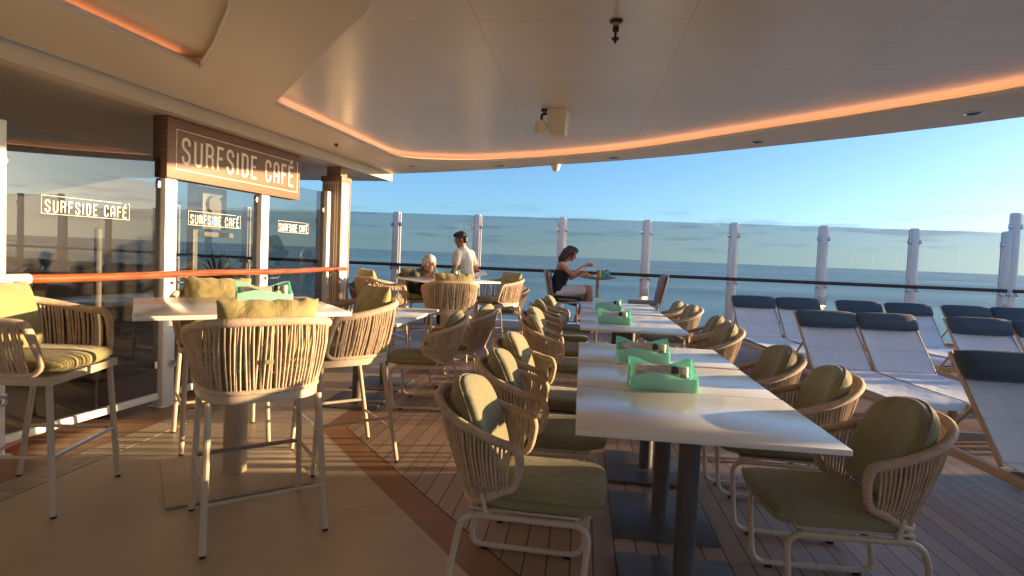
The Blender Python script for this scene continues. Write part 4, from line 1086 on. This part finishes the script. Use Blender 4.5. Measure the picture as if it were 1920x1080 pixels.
for s in (-1, 1): cap(b, T(-.03, s * .068, .03), .025, T(-.04, s * .064, -.035), .018)
weld(b, 'hair', M['hair_b'], wt, .007, 3); eyes(T, qq, wt)
mb = MB()
for s in (-1, 1):
    mb.tube([T(.098, s * .034 + .026 * math.cos(a), .014 + .020 * math.sin(a)) for a in [2 * PI * k / 14 for k in range(14)]], .0022, 5, True); mb.tube([T(.096, s * .060, .016), T(.03, s * .082, .016), T(-.02, s * .084, .008)], .0022, 5)
mb.tube([T(.101, -.010, .016), T(.101, .010, .016)], .0022, 5); mb.build('glasses', M['blackcap'], wt)
o = MB().box((0, 0, 0), (.22, .15, .010), None, .003).build('menu_card', M['paperwhite']); o.location = (-1.62, 9.02, 1.07); o.rotation_euler = (R(20), R(-16), R(20)); tag(o, 'pale menu card held at the hip by the standing man', 'menu')

# --- seated white haired man
mn = thing('person', 'seated man with short white hair and an olive shirt leaning over the far high table', 'person', (-2.33, 8.15, 0), R(-42))
b = MB()
cap(b, (0, .05, .88), .12, (0, -.05, .88), .12); cap(b, (0, 0, .88), .14, (.10, 0, 1.02), .14); cap(b, (.10, .09, 1.04), .085, (.10, -.09, 1.04), .085); cap(b, (.13, 0, 1.08), .06, (.19, 0, 1.16), .055)
T, qq = head(b, (.225, 0, 1.225), R(26), R(38))
for s in (1, -1):
    e_ = (.27, s * .24, .98); h_ = (.44, s * .13, 1.055)
    cap(b, (.11, s * .18, 1.06), .055, e_, .043); cap(b, e_, .043, h_, .030); hand(b, h_, (.9, -s * .3, -.05), (0, 0, -1), .35, -s)
    cap(b, (.04, s * .09, .86), .085, (.44, s * .10, .84), .06); cap(b, (.44, s * .10, .84), .06, (.40, s * .10, .42), .045); cap(b, (.38, s * .10, .36), .04, (.52, s * .11, .345), .033)
weld(b, 'body', M['skin_o'], mn, .008)
b = MB(); cap(b, (0, .04, .88), .14, (0, -.04, .88), .14); cap(b, (0, 0, .90), .155, (.10, 0, 1.02), .155); cap(b, (.10, .10, 1.035), .10, (.10, -.10, 1.035), .10)
for s in (1, -1): cap(b, (.11, s * .18, 1.06), .07, Vector((.11, s * .18, 1.06)).lerp(Vector((.27, s * .24, .98)), .8), .06)
weld(b, 'shirt', M['khaki'], mn, .009, 5)
b = MB()
for s in (1, -1): cap(b, (.04, s * .09, .86), .10, (.44, s * .10, .84), .078); cap(b, (.44, s * .10, .84), .078, (.40, s * .10, .42), .06)
weld(b, 'trousers', M['black'], mn, .01)
b = MB(); ell(b, T(-.020, 0, .044), (.097, .081, .086), qq)
for s in (-1, 1): cap(b, T(-.03, s * .066, .03), .024, T(-.05, s * .062, -.04), .018)
cap(b, T(-.082, 0, 0), .04, T(-.07, 0, -.05), .035); weld(b, 'hair', M['hair_g'], mn, .007, 3); eyes(T, qq, mn, M['hair_g'])
mb = MB()
for s in (-1, 1): mb.tube([T(.10, s * .01, .014), T(.098, s * .06, .016), T(.03, s * .084, .016), T(-.02, s * .086, .006)], .003, 5)
mb.build('glasses', M['blackcap'], mn)

# --- seated woman and her round table
def bar_chair(loc, rz, label):
    t = thing('upholstered_bar_chair', label, 'bar chair', loc, rz, 'taupe bar chairs by the bow glass')
    p = pillow(.46, .46, .07, .08, 7, .35, 18, 18).build('seat_cushion', M['taupe'], t, 60); p.location = (.02, 0, .70)
    p = pillow(.46, .46, .07, .08, 7, .35, 18, 18).build('back_cushion', M['taupe'], t, 60); p.data.transform(Matrix(((0, 0, 1, 0), (1, 0, 0, 0), (0, 1, 0, 0), (0, 0, 0, 1)))); p.rotation_euler = (0, R(-11), 0); p.location = (-.245, 0, .935)
    mb = MB()
    for s in (-1, 1): mb.tube(rounded([V3(.25, s * .225, .655), V3(-.225, s * .225, .645), V3(-.345, s * .225, 1.17)], .08), .013, 8)
    mb.tube([V3(-.345, -.225, 1.17), V3(-.345, .225, 1.17)], .012, 8); mb.tube([V3(.2, -.225, .65), V3(.2, .225, .65)], .012, 8); mb.box((-.30, 0, .92), (.012, .44, .46), Matrix.Rotation(R(-11), 3, 'Y')); mb.build('frame', M['tan'], t)
    for sx in (-1, 1):
        for s in (-1, 1): MB().tube([V3(sx * .2, s * .21, .65), V3(sx * .24, s * .23, 0)], .013, 8).build('leg', M['tan'], t)
    mb = MB()
    for s in (-1, 1): mb.tube([V3(-.222, s * .22, .30), V3(.222, s * .22, .30)], .010, 8)
    mb.tube([V3(.222, -.22, .30), V3(.222, .22, .30)], .010, 8); mb.build('foot_rest', M['steel'], t)
    return t
bar_chair((-.27, 9.6, 0), 0, 'taupe upholstered bar chair that the woman sits on')
bar_chair((1.02, 9.6, 0), PI, 'empty taupe upholstered bar chair facing the woman across the round table')
t = thing('round_table', 'small round taupe bar table in front of the seated woman', 'table', (.26, 9.6, 0))
MB().lathe([(.0, 1.045), (.16, 1.05), (.295, 1.075), (.30, 1.088), (.295, 1.095), (.0, 1.0955)], (0, 0, 0), 40).build('tabletop', M['taupe'], t)
MB().lathe([(.03, .012), (.026, 1.05)], (0, 0, 0), 18).build('pole', M['tan'], t); MB().lathe([(.0, 0), (.22, 0), (.22, .012), (.03, .02), (.0, .021)], (0, 0, 0), 32).build('foot_plate', M['tan'], t)
o = MB().lathe([(.0, 0), (.06, 0), (.10, .012), (.13, .02), (.128, .024), (.10, .016), (.0, .012)], (0, 0, 0), 32).build('dinner_plate', M['paperwhite']); o.location = (.10, 9.56, 1.097); tag(o, 'white plate of food before the seated woman', 'plate')
rs = random.Random(2); mb = MB()
for k in range(14): ell(mb, (rs.uniform(-.07, .07), rs.uniform(-.07, .07), .022 + rs.uniform(0, .012)), (rs.uniform(.012, .024), rs.uniform(.01, .02), .012), None, 8, 6)
f = mb.build('meal', M['food']); f.location = (.10, 9.56, 1.097); tag(f, 'small heap of brown food on the white plate', 'food')
o = thing('drinking_glass', 'amber drink in a tumbler on the round table', 'glass', (.265, 9.47, 1.0965))
MB().lathe([(.0, 0), (.030, 0), (.036, .105), (.033, .105), (.028, .012), (.0, .011)], (0, 0, 0), 20).build('tumbler', M['beer'], o); MB().lathe([(.0, .012), (.0265, .012), (.0315, .09), (.0, .0905)], (0, 0, 0), 18).build('drink', M['beer'], o)
t = thing('teal_caddy', 'small teal caddy with condiments on the round table', 'caddy', (.37, 9.66, 1.0965))
mb = MB()
for (c, d) in (((0, -.055, .035), (.16, .005, .07)), ((0, .055, .05), (.16, .005, .10)), ((-.08, 0, .04), (.005, .11, .08)), ((.08, 0, .04), (.005, .11, .08)), ((0, 0, .003), (.16, .11, .005))): mb.box(c, d, None, .002)
mb.build('bin', M['teal'], t)
MB().lathe([(.0, .005), (.018, .005), (.018, .085), (.0, .086)], (.03, 0, 0), 14).build('bottle', M['paperwhite'], t); MB().lathe([(.0, .086), (.017, .086), (.017, .115), (.0, .116)], (.03, 0, 0), 14).build('bottle_cap', M['blackcap'], t)
o = MB().box((.43, 9.47, 1.1015), (.14, .09, .010), None, .003).build('phone', M['blackcap']); tag(o, 'flat black phone lying on the right edge of the round table', 'phone')

wm = thing('person', 'seated woman with long brown hair, black strapless top and white shorts, eating', 'person', (-.42, 9.6, 0), 0)
b = MB()
cap(b, (.02, .06, .80), .13, (.02, -.06, .80), .13); cap(b, (.02, 0, .80), .14, (.04, 0, .97), .115); cap(b, (.04, 0, .97), .115, (.10, 0, 1.17), .12); cap(b, (.09, .08, 1.25), .075, (.09, -.08, 1.25), .075)
cap(b, (.14, .05, 1.17), .06, (.14, -.05, 1.17), .06); cap(b, (.10, 0, 1.29), .05, (.165, 0, 1.38), .045)
T, qq = head(b, (.215, 0, 1.455), R(26))
for s_, e_, h_, fd in (((.08, -.165, 1.275), (.255, -.215, 1.115), (.485, -.13, 1.275), (.8, .1, .15)), ((.08, .165, 1.275), (.235, .205, 1.04), (.405, .10, 1.135), (.9, -.1, .05))):
    cap(b, s_, .047, e_, .036); cap(b, e_, .036, h_, .024); hand(b, h_, fd, (.15, 0, -1), .75, 1 if s_[1] < 0 else -1)
cap(b, (.05, -.08, .80), .095, (.54, -.07, .885), .062); cap(b, (.54, -.07, .885), .06, (.60, -.06, .48), .036); cap(b, (.60, -.06, .46), .033, (.70, -.06, .40), .026)
cap(b, (.05, .08, .79), .095, (.53, .09, .79), .060); cap(b, (.53, .09, .79), .058, (.36, .07, .40), .036); cap(b, (.34, .07, .355), .033, (.46, .08, .335), .026)
weld(b, 'body', M['skin_f'], wm, .0075)
b = MB(); cap(b, (.02, .05, .84), .145, (.02, -.05, .84), .145); cap(b, (.02, 0, .82), .155, (.04, 0, .98), .13); cap(b, (.04, 0, .98), .13, (.095, 0, 1.13), .132); cap(b, (.15, .055, 1.15), .068, (.15, -.055, 1.15), .068)
weld(b, 'top', M['black'], wm, .009, 5)
mb = MB()
for s in (-1, 1): mb.tube([V3(.16, s * .08, 1.21), V3(.13, s * .085, 1.325), V3(.05, s * .09, 1.32), V3(.0, s * .08, 1.22)], .006, 6)
mb.build('strap', M['black'], wm)
b = MB(); cap(b, (.04, -.08, .80), .113, (.43, -.075, .865), .085); cap(b, (.04, .08, .79), .113, (.43, .09, .79), .082); weld(b, 'shorts', M['whitecloth'], wm, .009, 4)
b = MB(); cap(b, (-.02, .05, .76), .10, (-.02, -.06, .76), .10); cap(b, (.0, -.19, .735), .035, (.40, -.19, .715), .035); cap(b, (.02, -.20, .70), .03, (.34, -.205, .62), .022); weld(b, 'wrap', M['black'], wm, .009, 4)
b = MB(); ell(b, T(-.018, 0, .040), (.105, .088, .092), qq); ell(b, T(.03, 0, .09), (.070, .074, .045), qq)
for s in (-1, 1): cap(b, T(-.005, s * .072, .03), .034, T(-.05, s * .085, -.12), .032); cap(b, T(-.05, s * .085, -.12), .032, T(-.055, s * .08, -.20), .014)
cap(b, T(-.085, 0, .0), .06, T(-.10, 0, -.14), .05); cap(b, T(-.10, 0, -.14), .055, T(-.085, 0, -.23), .018); cap(b, T(.045, -.066, .05), .024, T(.05, -.078, -.06), .014); weld(b, 'hair', M['hair_n'], wm, .007, 3); eyes(T, qq, wm, M['hair_n'])
mb = MB(); p = Vector((-.42 + .555, 9.6 - .125, 1.275)); mb.tube([p + V3(-.03, 0, .07), p + V3(.03, 0, -.035)], .004, 6); mb.tube([p + V3(.03, 0, -.035), p + V3(.055, 0, -.10)], [.004, .009], 6)
o = mb.build('fork', M['steel']); tag(o, 'steel fork held in the raised hand of the woman', 'fork')
